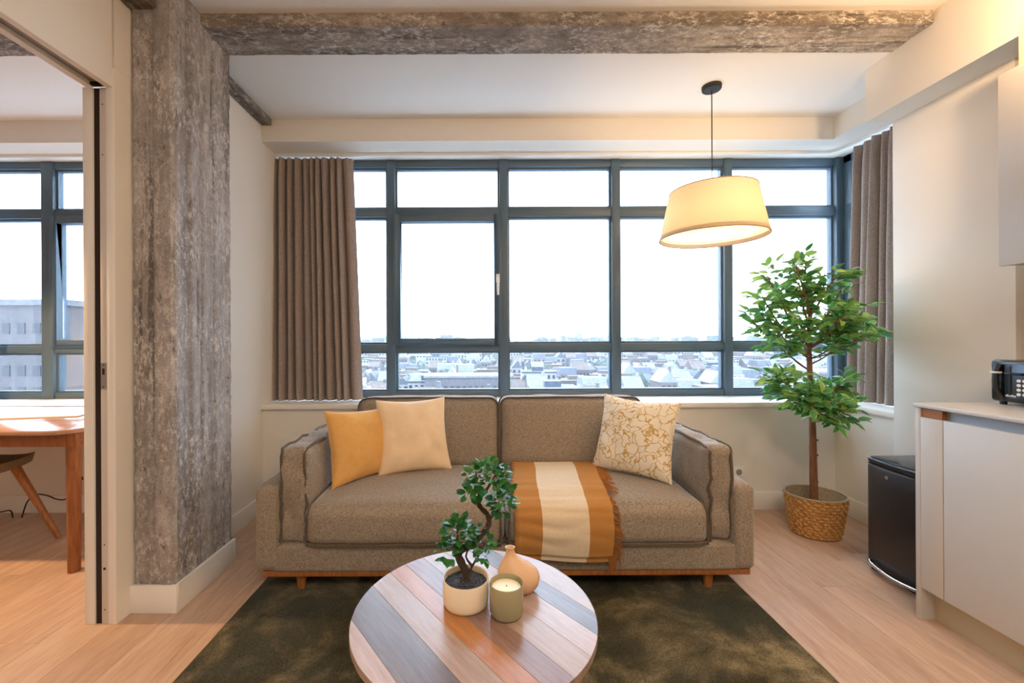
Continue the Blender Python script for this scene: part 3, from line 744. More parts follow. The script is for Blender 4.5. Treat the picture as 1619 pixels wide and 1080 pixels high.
# ------------------------------------------------------------------ throw pillows (bl, br, tr, tl world corners)
def pillow(name, label, bl, br, tr, tl, th, m, seed, pinch=.10, flip=1, wr=.010):
    bl, br, tr, tl = map(Vector, (bl, br, tr, tl)); ctr = (bl + br + tr + tl) / 4
    n_ = ((br - bl).cross(tl - bl)).normalized()
    def surf(sg):
        def fn(a, b):
            u, v = 2 * a - 1, 2 * b - 1
            f = lambda t: math.sin(t * PI / 2); u, v = f(u), f(v)
            uu = u * (1 - pinch * (1 - v * v)); vv = v * (1 - pinch * (1 - u * u))
            A, B_ = (uu + 1) / 2, (vv + 1) / 2
            p = bl * (1 - A) * (1 - B_) + br * A * (1 - B_) + tr * A * B_ + tl * (1 - A) * B_
            k = max(0, (1 - u * u) * (1 - v * v)) ** .42
            ang = math.atan2(v, u); rad = math.hypot(u, v)
            w_ = wr * math.sin(ang * 9 + seed) * max(0, rad - .45) * k + wr * 1.4 * noise.noise(Vector((u * 2.2 + seed, v * 2.2, sg)))* k
            edge = .004 * noise.noise(Vector((ang * 4, seed, 0)))
            return p + n_ * (sg * th / 2 * k + sg * w_) + (p - ctr) * edge
        return fn
    mb = MB(); mb.grid(surf(1), 34, 34); mb.grid(surf(-1), 34, 34)
    o = make(name, mb, m, None, smooth=80, origin=tuple((bl + br) / 2)); tag(o, label, 'pillow')
    pts = []
    f = surf(1)
    for i in range(34): pts.append(f(i / 34, 0))
    for i in range(34): pts.append(f(1, i / 34))
    for i in range(34): pts.append(f(1 - i / 34, 1))
    for i in range(34): pts.append(f(0, 1 - i / 34))
    off = (bl + br) / 2
    make('seam', MB().tube(pts, .0026, 5, closed=True), m, o)
    return o
pillow('throw_pillow', 'mustard velvet pillow propped against the side cushion at the sofa end nearest the concrete column', (-.755, 2.10, .432), (-.50, 2.42, .432), (-.53, 2.47, .79), (-.815, 2.16, .81), .15, M['mustard'], 1.0, .09)
pillow('throw_pillow', 'plain cream velvet pillow leaning beside the mustard pillow', (-.57, 2.28, .436), (-.185, 2.40, .436), (-.235, 2.50, .835), (-.605, 2.37, .835), .15, M['cream'], 4.0, .09)
pillow('throw_pillow', 'cream pillow with golden squiggle line pattern leaning at the sofa end by the tall plant', (.60, 2.40, .436), (.945, 2.14, .436), (1.035, 2.225, .835), (.70, 2.46, .855), .16, M['pattern'], 8.0, .10, wr=.013)

# ------------------------------------------------------------------ throw blanket
def blanket():
    root = thing('throw_blanket', 'mustard and cream striped wool throw draped over the sofa seat', 'blanket', (.37, 1.9, .2))
    prof = [(2.475, .442), (2.40, .452), (2.30, .456), (2.20, .458), (2.10, .455), (2.02, .449), (1.96, .440), (1.92, .418), (1.898, .385), (1.888, .34), (1.884, .30), (1.888, .25), (1.893, .205)]
    ln = [0]
    for i in range(1, len(prof)): ln.append(ln[-1] + math.dist(prof[i], prof[i - 1]))
    def at(v):
        s = v * ln[-1]
        for i in range(1, len(prof)):
            if s <= ln[i] + 1e-9:
                f = (s - ln[i - 1]) / (ln[i] - ln[i - 1]); return [prof[i - 1][j] * (1 - f) + prof[i][j] * f for j in (0, 1)]
        return prof[-1]
    def fn(a, b, lift=0):
        y, z = at(b); xl = .150 - .025 * b + .006 * math.sin(b * 9); xr = .625 - .060 * b + .008 * math.sin(b * 7 + 1)
        x = xl + (xr - xl) * a
        fold = .006 * noise.noise(Vector((x * 5, b * 9, 2))) + .004 * math.sin(b * 38 + 3 * noise.noise(Vector((x * 4, 0, b * 3)))) * (1 if b > .5 else .35)
        fold = abs(fold) + lift + .004
        if b > .62: return (x, y - fold, z + .010 * math.sin(a * 5 + 1) * (b - .62) * 2)
        return (x, y, z + fold)
    def top(a, b):
        if a <= 0 or a >= 1 or b <= 0 or b >= 1: return fn(min(1, max(0, a)), min(1, max(0, b)), -.003)
        return fn(a, b, .012)
    make('cloth', MB().grid(top, 44, 90, uv=True), M['stripes'], root, smooth=80)
    def low(a, b):
        p = fn(a * .97 + .01, min(1, b * 1.0), .001); return (p[0], p[1], p[2] - (.018 if b > .999 else 0))
    make('under_fold', MB().grid(low, 30, 60, uv=True), M['stripes'], root, smooth=80, ) 
    fr = MB(); rb = random.Random(4)
    for i in range(170):
        b = rb.random() * .995; x, y, z = fn(1, b, .004); l = rb.uniform(.025, .055)
        if b > .62: pts = [(x - .004, y, z), (x + l * .4, y - .006 * rb.random(), z - l * .25), (x + l * .62 + rb.uniform(-.01, .01), y - .004, z - l * rb.uniform(.6, 1.1))]
        else: pts = [(x - .004, y, z + .002), (x + l * .5, y + rb.uniform(-.015, .005), z + .002), (x + l, y + rb.uniform(-.03, .0), z - .004)]
        fr.tube(pts, [.0022, .002, .0012], 4)
    for i in range(26):
        x, y, z = fn(1 - rb.random() * .06, 1, .004); l = rb.uniform(.03, .07); fr.tube([(x, y, z + .004), (x + rb.uniform(-.006, .012), y - .003, z - l * .5), (x + rb.uniform(-.01, .018), y - .002, z - l)], [.0024, .002, .0012], 4)
    stuff(make('fringe', fr, M['fringe'], root))['label'] = 'brown yarn fringe'
blanket()

# ------------------------------------------------------------------ coffee table
TC = Vector((-.030, 1.175)); TR_ = .331; TH = .43
ct = thing('coffee_table', 'round coffee table with mixed-tone wooden boards', 'table', (TC.x, TC.y, 0))
nd = Vector((.785, .62)).normalized(); td = Vector((nd.y, -nd.x))
S = [(-.331, -.283, 'pale'), (-.283, -.174, 'grey'), (-.174, -.10, 'light'), (-.10, -.040, 'orange'), (-.040, .028, 'mauve'), (.028, .108, 'light'), (.108, .180, 'pale'), (.180, .245, 'grey'), (.245, .331, 'light')]
ang = math.atan2(td.y, td.x)
for s0, s1, c in S:
    s0_, s1_ = s0 + .00015, s1 - .00015
    pts = []
    for i in range(15):
        s = s0_ + (s1_ - s0_) * i / 14; q = math.sqrt(max(0, TR_ ** 2 - s * s)); pts.append(nd * s + td * q)
    for i in range(14, -1, -1):
        s = s0_ + (s1_ - s0_) * i / 14; q = math.sqrt(max(0, TR_ ** 2 - s * s)); pts.append(nd * s - td * q)
    # board local frame: y along the grain
    loc = []
    for p in pts: loc.append((p.dot(nd) - (s0 + s1) / 2, p.dot(td)))
    cl = []
    for p in loc:
        if not cl or math.dist(p, cl[-1]) > 1e-4: cl.append(p)
    if math.dist(cl[0], cl[-1]) < 1e-4: cl.pop()
    b_ = MB().prism(cl, TH - .020, TH)
    me = b_.mesh('board', 35, .0006, 1); me.materials.append(BOARD[c]); o = bpy.data.objects.new('board', me); COL.objects.link(o); o.parent = ct
    m4 = Matrix(((nd.x, td.x, 0, nd.x * (s0 + s1) / 2), (nd.y, td.y, 0, nd.y * (s0 + s1) / 2), (0, 0, 1, 0), (0, 0, 0, 1))); o.matrix_local = m4
make('underside', MB().lathe([(TR_ - .03, TH - .032), (TR_ - .008, TH - .0205)], tuple(TC), 64, caps=(True, True)), M['table'], ct)
for a in (38, 142, 218, 322):
    dx, dy = math.cos(R(a)), math.sin(R(a))
    make('leg', MB().tube([(TC.x + dx * .29, TC.y + dy * .29, .0145), (TC.x + dx * .235, TC.y + dy * .235, TH - .03)], [.013, .021], 14), M['oak'], ct)
make('brace', MB().box(TC.x - .22, TC.x + .22, TC.y - .02, TC.y + .02, TH - .055, TH - .031), M['oak'], ct, bevel=.003)

# plant pot with bonsai
def leafmesh(name, ln, wd, fold, bend, m, tint=None, n=4):
    mb = MB(); 
    for i in range(n + 1):
        t = i / n; wv = wd * math.sin(PI * min(1, t ** .8 * .98 + .01)) ** .8 if i < n else 0.0005
        if i == 0: wv = .0008
        z = -bend * t * t
        for s in (-1, 0, 1):
            mb.v.append((s * wv / 2, t * ln, z + (abs(s) * fold * wv))); mb.uv[len(mb.v) - 1] = (.5 + s * .5, t)
    for i in range(n):
        for s in (0, 1):
            a = i * 3 + s; mb.f.append((a, a + 1, a + 4, a + 3))
    me = mb.mesh(name, 60); me.materials.append(m); return me

def frame_from(d, up):
    d = d.normalized(); x = d.cross(up)
    if x.length < 1e-4: x = d.orthogonal()
    x.normalize(); z = x.cross(d); return Matrix((x, d, z)).transposed().to_4x4()

def join_leaves(name, meshes, mats, m, parent):
    mb = MB(); tints = []
    for me, mt, tn in zip(meshes, mats, [random.random() for _ in mats]):
        i0 = len(mb.v); uv = {}
        for l in me.loops: uv[l.vertex_index] = tuple(me.uv_layers[0].data[l.index].uv)
        for v in me.vertices: mb.v.append(tuple(mt @ v.co)); mb.uv[len(mb.v) - 1] = uv.get(v.index, (0, 0)); tints.append(tn)
        for p in me.polygons: mb.f.append(tuple(i0 + q for q in p.vertices))
    me = mb.mesh(name, 60); me.materials.append(m)
    at = me.attributes.new('tint', 'FLOAT', 'POINT')
    for i, t_ in enumerate(tints):
        if i < len(at.data): at.data[i].value = t_
    o = bpy.data.objects.new(name, me); COL.objects.link(o); o.parent = parent; return stuff(o)

PX, PY = -.054, 1.20
bz = thing('potted_bonsai', 'small bonsai with twisted trunk in a cream pot on the coffee table', 'plant', (PX, PY, TH))
make('pot', MB().lathe([(.054, TH), (.060, TH + .003), (.0635, TH + .010), (.0645, TH + .025), (.0648, TH + .073), (.0638, TH + .0765), (.0615, TH + .075), (.060, TH + .05)], (PX, PY), 48, caps=(True, False)), M['pot'], bz, smooth=50)
def soilf(mb, c, r, z, amp, n=22):
    def fn(a, b):
        t = a * 2 * PI; q = r * b; x, y = c[0] + q * math.cos(t), c[1] + q * math.sin(t)
        return (x, y, z + amp * noise.noise(Vector((x * 120, y * 120, 0))) + .006 * (1 - b * b))
    mb.grid(fn, 48, n, True); return mb
o = make('gravel', soilf(MB(), (PX, PY), .0605, TH + .060, .004), M['soil'], bz, smooth=30); stuff(o)
def px2w(x, y, d): return Vector(((x - 765) * d / 670, d, 1.18 - (y - 535) * d / 670))
tr = [px2w(x, y, d) for x, y, d in ((737, 922, 1.2), (735, 905, 1.2), (727, 888, 1.195), (723, 876, 1.19), (732, 866, 1.19), (746, 856, 1.2), (757, 848, 1.2), (768, 836, 1.205), (772, 825, 1.21), (769, 813, 1.21), (759, 803, 1.21), (755, 793, 1.205), (759, 782, 1.2), (768, 775, 1.2))]
sp_ = smooth_path(tr, 4); nn = len(sp_)
make('trunk', MB().tube(sp_, [.0135 - .008 * (i / (nn - 1)) ** .7 + .0008 * math.sin(i * 1.7) + (.006 if i == 0 else 0) for i in range(nn)], 10), M['bbark'], bz, smooth=80)
rb = random.Random(21)
for pts in ([(725, 880, 1.195), (716, 868, 1.19), (708, 850, 1.19)], [(723, 876, 1.19), (722, 850, 1.18), (722, 830, 1.18)], [(737, 912, 1.2), (745, 895, 1.19), (760, 870, 1.19), (765, 858, 1.18)],
            [(770, 822, 1.21), (782, 812, 1.2), (793, 798, 1.2)], [(757, 785, 1.2), (752, 765, 1.2), (752, 745, 1.2)], [(768, 775, 1.2), (780, 755, 1.2), (790, 740, 1.2)], [(745, 895, 1.19), (735, 880, 1.17), (742, 862, 1.16)]):
    q = smooth_path([px2w(*p) for p in pts], 3); make('branch', MB().tube(q, [.004 - .0022 * i / (len(q) - 1) for i in range(len(q))], 6), M['bbark'], bz)
lm = [leafmesh('bonsai_leaf', .025, .020, .12, .004, M['bleaf'], n=4), leafmesh('bonsai_leaf', .021, .017, .1, .002, M['bleaf'], n=4)]
lv = []
for (cx, cy, d, rx, rz, n) in ((724, 842, 1.19, .040, .050, 100), (705, 872, 1.185, .022, .026, 20), (768, 755, 1.20, .066, .050, 135), (792, 792, 1.205, .040, .044, 70), (763, 866, 1.19, .026, .036, 32), (742, 775, 1.19, .022, .028, 22), (752, 842, 1.2, .02, .02, 10), (700, 888, 1.185, .012, .012, 6)):
    c = px2w(cx, cy, d)
    for i in range(n):
        while 1:
            v = Vector((rb.uniform(-1, 1), rb.uniform(-1, 1), rb.uniform(-1, 1)))
            if .35 < v.length < 1: break
        p = c + Vector((v.x * rx, v.y * rx * .85, v.z * rz)); d_ = (Vector((v.x, v.y, v.z * .6 + .15)) + Vector((rb.uniform(-.6, .6), rb.uniform(-.6, .6), rb.uniform(-.4, .4)))).normalized()
        up = Vector((rb.uniform(-.5, .5), rb.uniform(-.9, .3), 1)); mt = Matrix.Translation(p) @ frame_from(d_, up) @ Matrix.Scale(rb.uniform(.75, 1.15), 4)
        lv.append((p.y, lm[i % 2], mt))
lv.sort(key=lambda t: t[0])
off = Matrix.Translation(-bz.location)
for y, me, mt in lv[:290]:
    o = bpy.data.objects.new('leaf', me); COL.objects.link(o); o.parent = bz; o.matrix_local = off @ mt
if lv[290:]: join_leaves('foliage', [q[1] for q in lv[290:]], [off @ q[2] for q in lv[290:]], M['bleaf'], bz)

cc = thing('candle', 'round candle in a grey-green glazed cup on the coffee table', 'candle', (.058, 1.152, TH))
make('cup', MB().lathe([(.036, TH), (.041, TH + .003), (.0455, TH + .012), (.0465, TH + .05), (.0455, TH + .084), (.044, TH + .087), (.0425, TH + .085), (.0425, TH + .06)], (.058, 1.152), 44, caps=(True, False)), M['cup'], cc, smooth=50)
make('wax', MB().lathe([(.0423, TH + .066), (.040, TH + .074), (.03, TH + .075), (.001, TH + .0755)], (.058, 1.152), 40), M['wax'], cc, smooth=60)
make('wick', MB().tube([(.058, 1.152, TH + .074), (.059, 1.152, TH + .079)], .0012, 6), M['cable'], cc)
vp = [(.034, 0), (.044, .004), (.057, .02), (.063, .040), (.060, .058), (.048, .074), (.032, .088), (.020, .099), (.0145, .108), (.0125, .118), (.0135, .126), (.0148, .129), (.0125, .129), (.0095, .124), (.009, .10)]
vo = [(.012, 0), (.013, 0), (.014, 0), (.013, 0), (.010, 0), (.004, 0), (-.004, 0), (-.010, 0), (-.012, 0), (-.013, 0), (-.013, 0), (-.013, 0), (-.013, 0), (-.013, 0), (-.013, 0)]
v_ = make('vase', MB().lathe([(a, b + TH) for a, b in vp], (.088, 1.262), 44, sy=.8, off=vo, caps=(True, False)), M['vase'], smooth=60); tag(v_, 'tan asymmetric gourd-shaped vase behind the candle on the coffee table', 'vase')

# ------------------------------------------------------------------ pendant lamp
LX, LY = 1.377, 2.548
pl = thing('pendant_lamp', 'drum pendant lamp with linen shade hanging before the window', 'lamp', (LX, LY, CB))
make('canopy', MB().lathe([(.010, CB - .026), (.050, CB - .025), (.054, CB - .020), (.055, CB - .001)], (LX, LY), 36, caps=(True, True)), M['black'], pl)
make('cord', MB().tube([(LX, LY, CB - .02), (LX, LY, 1.98)], .0032, 8), M['black'], pl)
sh = make('lamp_shade', MB().lathe([(.295, 1.777), (.238, 2.058)], (LX, LY), 72), M['shade'], pl, smooth=60)
make('hem', MB().tube([(LX + .295 * math.cos(t), LY + .295 * math.sin(t), 1.777) for t in [2 * PI * i / 72 for i in range(72)]], .0032, 6, closed=True), mat('hem_tape', (170, 140, 110), .8), sh)
make('hem', MB().tube([(LX + .238 * math.cos(t), LY + .238 * math.sin(t), 2.058) for t in [2 * PI * i / 72 for i in range(72)]], .003, 6, closed=True), mat('hem_tape_top', (170, 140, 110), .8), sh)
make('diffuser', MB().lathe([(.290, 1.800), (.175, 1.802)], (LX, LY), 64), M['diffuser'], pl)
make('diffuser_disc', MB().lathe([(.168, 1.788), (.167, 1.792), (.001, 1.7925)], (LX, LY), 64, caps=(False, False)), M['diffuser'], pl, smooth=60)
for i in range(3):
    t = R(100 + 120 * i); make('spoke', MB().tube([(LX, LY, 1.99), (LX + .238 * math.cos(t), LY + .238 * math.sin(t), 2.054)], .0022, 6), M['black'], pl)
make('socket', MB().lathe([(.018, 1.925), (.02, 1.93), (.02, 1.985), (.006, 1.995)], (LX, LY), 20, caps=(True, True)), M['white'], pl)
make('bulb', MB().lathe([(.001, 1.862), (.018, 1.866), (.029, 1.885), (.030, 1.898), (.020, 1.918), (.014, 1.926)], (LX, LY), 20), M['bulb'], pl, smooth=80)
for i in range(3):
    t = R(40 + 120 * i); point('pendant_bulb', (LX + .045 * math.cos(t), LY + .045 * math.sin(t), 1.87), .03, 5.0, (1, .74, .46))

# ------------------------------------------------------------------ ficus in basket
FX, FY = 1.985, 2.545
fc = thing('potted_ficus', 'tall artificial ficus tree in a woven seagrass basket by the window corner', 'plant', (FX, FY, 0))
def basket():
    mb = MB(); nr, ns_ = 65, 150; r0, r1, h = .112, .150, .235
    def fn(a, b):
        t = a * 2 * PI; row = b * 13; i = math.floor(row); f = row - i
        r = r0 + (r1 - r0) * b ** .8
        ridge = math.sin(f * PI) ** .5 * .006; tw = .0075 * math.sin(t * 22 + (i % 2) * PI + f * 2.2)
        r += ridge + tw * math.sin(f * PI)
        return (FX + r * 1.03 * math.cos(t), FY + r * .95 * math.sin(t), .002 + h * b)
    mb.grid(fn, ns_, nr, True); return mb
make('basket', basket(), M['basket'], fc, smooth=60)
make('basket_rim', MB().tube([(FX + .155 * 1.02 * math.cos(t), FY + .150 * .95 * math.sin(t), .238) for t in [2 * PI * i / 60 for i in range(60)]], .0065, 8, closed=True), M['basketrim'], fc)
make('basket_lining', MB().lathe([(.146, .236), (.135, .16), (.128, .13)], (FX, FY), 48, sy=.94), M['basketrim'], fc)
stuff(make('soil', soilf(MB(), (FX, FY), .137, .165, .006, 14), M['earth'], fc, smooth=30))
TKX = 1.975
tk = smooth_path([Vector((TKX + .004, FY, .15)), Vector((TKX, FY, .4)), Vector((TKX - .004, FY, .62)), Vector((TKX - .010, FY + .005, .86)), Vector((TKX - .022, FY, 1.08)), Vector((TKX - .020, FY, 1.25)), Vector((TKX + .0, FY, 1.40))], 6)
make('trunk', MB().tube(tk, [.022 - .013 * (i / (len(tk) - 1)) + .0012 * noise.noise(tk[i] * 30) for i in range(len(tk))], 12), M['bark'], fc, smooth=80)
for z in (.31, .47, .56): make('knot', MB().lathe([(.001, z + .008), (.005, z + .004), (.006, z), (.001, z - .006)], (TKX + .019, FY - .008), 8), M['bark'], fc)
fr_ = random.Random(33)
lmF = [leafmesh('ficus_leaf', .070, .033, .16, .014, M['leaf'], n=5), leafmesh('ficus_leaf', .066, .031, .12, .008, M['leaf'], n=5), leafmesh('ficus_leaf', .076, .034, .2, .020, M['leaf'], n=5)]
leaves = []; br = MB()
def trunk_at(z):
    return min(tk, key=lambda p: abs(p.z - z))
limbs = []
def limb(p0, p1, r=.006, bow=.03):
    mid = p0.lerp(p1, .5) + Vector((fr_.uniform(-.02, .02), fr_.uniform(-.02, .02), -bow)); q = smooth_path([p0, mid, p1], 5)
    make('branch', MB().tube(q, [r * (1 - .6 * i / (len(q) - 1)) for i in range(len(q))], 7), M['bark'], fc, smooth=80); limbs.append(q); return q
heads = []
UC = Vector((1.985, FY - .01, 1.36)); LC = Vector((1.94, FY - .01, .87))
for (x, y, z, z0) in ((1.63, 2.47, 1.40, 1.05), (1.60, 2.52, 1.27, .98), (1.68, 2.50, 1.53, 1.15), (1.80, 2.44, 1.58, 1.25), (1.93, 2.54, 1.58, 1.3), (2.04, 2.47, 1.52, 1.3), (2.12, 2.52, 1.45, 1.2), (2.13, 2.46, 1.34, 1.1), (2.15, 2.50, 1.20, 1.0), (2.29, 2.50, 1.23, 1.05), (2.08, 2.44, 1.20, 1.05),
                      (1.68, 2.42, 1.20, .98), (1.80, 2.40, 1.16, 1.0), (1.74, 2.46, 1.38, 1.1), (2.02, 2.38, 1.28, 1.1), (1.82, 2.60, 1.46, 1.2), (1.70, 2.56, 1.30, 1.05), (2.18, 2.58, 1.32, 1.1), (1.86, 2.50, 1.50, 1.25), (2.06, 2.54, 1.27, 1.1),
                      (1.68, 2.48, .93, .74), (1.72, 2.42, .93, .74), (1.79, 2.40, .83, .72), (1.90, 2.36, .80, .72), (1.86, 2.42, .88, .74), (2.02, 2.44, .88, .74), (2.10, 2.50, .92, .76), (1.98, 2.38, .76, .70), (2.07, 2.44, .76, .70)):
    limbs.append(limb(trunk_at(z0).copy(), Vector((x, y, z)), .008 if z0 > .9 and z > 1.3 else .005))
def twig(c, d, n, ln):
    d = d.normalized(); p = c.copy(); q = [c.copy()]
    for i in range(n):
        p = p + d * ln; d = (d + Vector((fr_.uniform(-.28, .28), fr_.uniform(-.28, .28), fr_.uniform(-.28, .15)))).normalized(); q.append(p.copy())
        side = d.cross(Vector((0, 0, 1))); side = side if side.length > .1 else Vector((1, 0, 0)); side.normalize()
        sg = 1 if i % 2 else -1
        ld = (d * .65 + side * sg * .8 + Vector((fr_.uniform(-.35, .35), fr_.uniform(-.35, .35), fr_.uniform(-.45, .35)))).normalized()
        up = Vector((fr_.uniform(-.8, .8), fr_.uniform(-1.8, .1), fr_.uniform(.3, 1))); leaves.append((fr_.choice(lmF), Matrix.Translation(p) @ frame_from(ld, up) @ Matrix.Scale(fr_.uniform(.7, 1.12), 4), p))
    leaves.append((fr_.choice(lmF), Matrix.Translation(p) @ frame_from(d, Vector((0, -.3, 1))), p))
    br.tube(q, .0017, 4)
for q in limbs[::2] if False else limbs[::1]:
    pass
done = set(); uniq = []
for q in limbs:
    if id(q) not in done: done.add(id(q)); uniq.append(q)
for q in uniq:
    e = q[-1]; ax = (q[-1] - q[-3]).normalized()
    for j in range(14):
        s = q[max(0, len(q) - 1 - (j % 6))] ; d = ax * .5 + Vector((fr_.uniform(-1, 1), fr_.uniform(-1, 1), fr_.uniform(-.5, .8)))
        twig(s, d, fr_.choice((2, 3, 4)), .025)
def okleaf(p): return p.x < 2.40 and p.y < 2.84 and (p.x < 2.25 or p.y > 2.47)
leaves = [l for l in leaves if okleaf(l[2])]
leaves.sort(key=lambda l: l[2].y)
off = Matrix.Translation(-fc.location)
for me, mt, p in leaves[:295]:
    o = bpy.data.objects.new('leaf', me); COL.objects.link(o); o.parent = fc; o.matrix_local = off @ mt
join_leaves('foliage', [q[0] for q in leaves[295:]], [off @ q[1] for q in leaves[295:]], M['leaf'], fc)
stuff(make('twigs', br, M['bark'], fc))
print('ficus leaves', len(leaves))

# ------------------------------------------------------------------ pedal bin
bn = thing('pedal_bin', 'black rectangular pedal bin with a chrome pedal by the kitchen unit', 'bin', (2.1, 2.0, 0))
bx0, bx1, by0, by1 = 1.955, 2.28, 1.83, 2.165
def bin_sec(z0, z1, gx=0):
    pts = []
    for i in range(13):
        t = i / 12; y = by1 + (by0 - by1) * t; pts.append((bx0 - gx - .012 * math.sin(PI * t), y))
    return MB().prism([(bx1, by1)] + pts + [(bx1, by0)], z0, z1)
make('body', bin_sec(.035, .535), M['bin'], bn, bevel=.008, smooth=30)
make('foot_ring', MB().box(bx0 + .008, bx1 - .01, by0 + .01, by1 - .01, .0005, .035), M['black'], bn, bevel=.004)
def lidf():
    mb = bin_sec(.541, .575, .004); return mb
make('lid', lidf(), M['binlid'], bn, bevel=.015, seg=4, smooth=50)
make('lid_seam', bin_sec(.535, .541, -.004), M['black'], bn)
q = [Vector((bx0 - .008, by1 - .02, .048)), Vector((bx0 - .022, by1 - .05, .042)), Vector((bx0 - .036, (by0 + by1) / 2, .036)), Vector((bx0 - .022, by0 + .05, .042)), Vector((bx0 - .008, by0 + .02, .048))]
make('pedal', MB().tube(smooth_path(q, 6), .009, 10), M['chrome'], bn, smooth=80)['label'] = 'chrome bar pedal'
make('badge', MB().tube([(bx0 - .0125, 2.045, .498), (bx0 - .0165, 2.045, .498)], .008, 14), M['steel'], bn)

# ------------------------------------------------------------------ kitchen
KX = 1.815; KE = 1.785
kc = thing('kitchen_base_unit', 'white handleless kitchen base cabinet run beside the pedal bin', 'cabinet', (2.1, .9, 0))
make('end_panel', MB().box(KX, 2.415, KE - .02, KE, 0, .882), M['cab'], kc, bevel=.001)
make('carcass', MB().box(KX + .022, 2.415, -.3, KE - .021, .134, .845), M['cab'], kc)
make('plinth', MB().box(1.875, 1.893, -.3, KE - .020, 0, .134), M['cabdark'], kc, bevel=.001)
make('grip_rail', MB().box(KX + .024, KX + .034, -.3, KE - .021, .845, .882), mat('grip_rail_metal', (150, 156, 162), .4, .5), kc)
make('grip_end', MB().box(KX + .006, KX + .0235, KE - .10, KE - .021, .846, .881), M['oak'], kc)
for a, b in ((1.679, 1.764), (1.08, 1.676), (.48, 1.077), (-.12, .477)):
    make('door', MB().box(KX, KX + .020, a, b, .134, .845), M['cab'], kc, bevel=.0015)
wt = make('worktop', MB().box(KX - .005, 2.418, -.3, KE + .005, .884, .90), M['stone'], bevel=.002); tag(wt, 'thin beige stone worktop on the kitchen base unit', 'worktop')
uc = thing('wall_cabinet', 'white wall cabinet hung above the worktop', 'cabinet', (2.2, 1.2, 1.447))
make('carcass', MB().box(2.0, 2.415, .2, 1.629, 1.450, 2.18), M['cab'], uc)
for a, b in ((1.04, 1.629), (.45, 1.037)): make('door', MB().box(1.98, 1.999, a, b, 1.447, 2.18), M['cab'], uc, bevel=.0015)
make('filler', MB().box(2.05, 2.415, .2, 1.62, 2.18, 2.393), M['cabdark'], uc)
make('light_strip', MB().box(2.16, 2.18, .4, 1.55, 1.441, 1.449), M['alu'], uc)

# toaster on the worktop
tz = .90; tx0, tx1, ty0, ty1 = 2.11, 2.29, 1.44, 1.768
to = thing('toaster', 'glossy black toaster on the stone worktop', 'toaster', ((tx0 + tx1) / 2, (ty0 + ty1) / 2, tz))
make('body', MB().box(tx0, tx1, ty0, ty1, tz + .012, tz + .182), M['blackgloss'], to, bevel=.012, seg=3)
for x in (tx0 + .02, tx1 - .02):
    for y in (ty0 + .03, ty1 - .03): make('foot', MB().lathe([(.010, tz + .0003), (.012, tz + .013)], (x, y), 12, caps=(True, True)), M['black'], to)
make('front_plate', MB().box(tx0 - .004, tx0 + .002, ty0 + .03, ty1 - .052, tz + .03, tz + .168), mat('plate_slate', (60, 72, 84), .25, .4), to, bevel=.0015)
q = smooth_path([Vector((tx0 - .004, ty1 - .038, tz + .165)), Vector((tx0 - .016, ty1 - .034, tz + .125)), Vector((tx0 - .016, ty1 - .034, tz + .07)), Vector((tx0 - .004, ty1 - .044, tz + .028))], 5)
hb = make('grip', MB().tube(q, .010, 10), M['black'], to, smooth=80)
make('grip_highlight', MB().box(tx0 - .028, tx0 - .004, ty1 - .046, ty1 - .022, tz + .128, tz + .135), M['white'], to, bevel=.001)  # white strip modelled as the highlight on the curved handle
make('lever_slot', MB().box(tx0 - .006, tx0 - .003, ty1 - .074, ty1 - .067, tz + .045, tz + .158), M['black'], to)
make('lever', MB().box(tx0 - .022, tx0 - .004, ty1 - .120, ty1 - .064, tz + .124, tz + .133), M['black'], to, bevel=.002)
for zz in (.048, .066, .084, .102):
    for yy in (ty1 - .100, ty1 - .118): make('button', MB().tube([(tx0 - .004, yy, tz + zz), (tx0 - .007, yy, tz + zz)], .0062, 12), M['white'], to)
lt = MB()
for k_ in range(7): lt.box(tx0 - .0055, tx0 - .0038, ty1 - .060 - k_ * .005, ty1 - .0575 - k_ * .005, tz + .036, tz + .036 + (.006, .009, .006, .006, .009, .006, .006)[k_])
make('lettering', lt, M['white'], to)
for i in range(2): make('bread_slot', MB().box(tx0 + .045 + i * .06, tx0 + .070 + i * .06, ty0 + .03, ty1 - .05, tz + .1815, tz + .1825), M['darkslot'], to)

# wall socket behind the sofa arm
sk = thing('wall_socket', 'white wall socket on the back wall just beyond the sofa arm', 'socket', (1.7425, YB, .215))
make('plate', MB().box(1.700, 1.785, YB - .010, YB, .215, .295), M['white'], sk, bevel=.004)
for x in (1.7425,): make('outlet', MB().tube([(x, YB - .0105, .255), (x, YB - .0085, .255)], .021, 20), mat('outlet_well', (150, 146, 140), .5), sk)

# ------------------------------------------------------------------ study
dk = thing('dining_table', 'brown wooden table with rounded corners in the study', 'table', (-2.8, 2.5, 0))
tp = []
cx0, cx1, cy0, cy1, rr = -3.95, -2.0, 2.06, 2.86, .16
tp = [(x + (cx0 + cx1) / 2, y + (cy0 + cy1) / 2) for x, y in rrect((cx1 - cx0) / 2, (cy1 - cy0) / 2, rr, 8)]
make('table_top', MB().prism(tp, .715, .738), m_wood('table_top_wood', (176, 140, 116), (150, 112, 88), (2, 18, 18), .14, vary=0), dk, bevel=.006, smooth=40)
make('apron', MB().box(cx0 + .12, cx1 - .05, 2.125, 2.147, .645, .714).box(cx0 + .12, cx1 - .05, 2.78, 2.80, .645, .714).box(cx1 - .085, cx1 - .065, 2.14, 2.79, .645, .714), M['table'], dk, bevel=.002)
for x in (-2.098, -3.80):
    for y in (2.165, 2.77): make('leg', MB().tube([(x, y, .0005), (x, y, .714)], [.026, .031], 18), M['table'], dk)
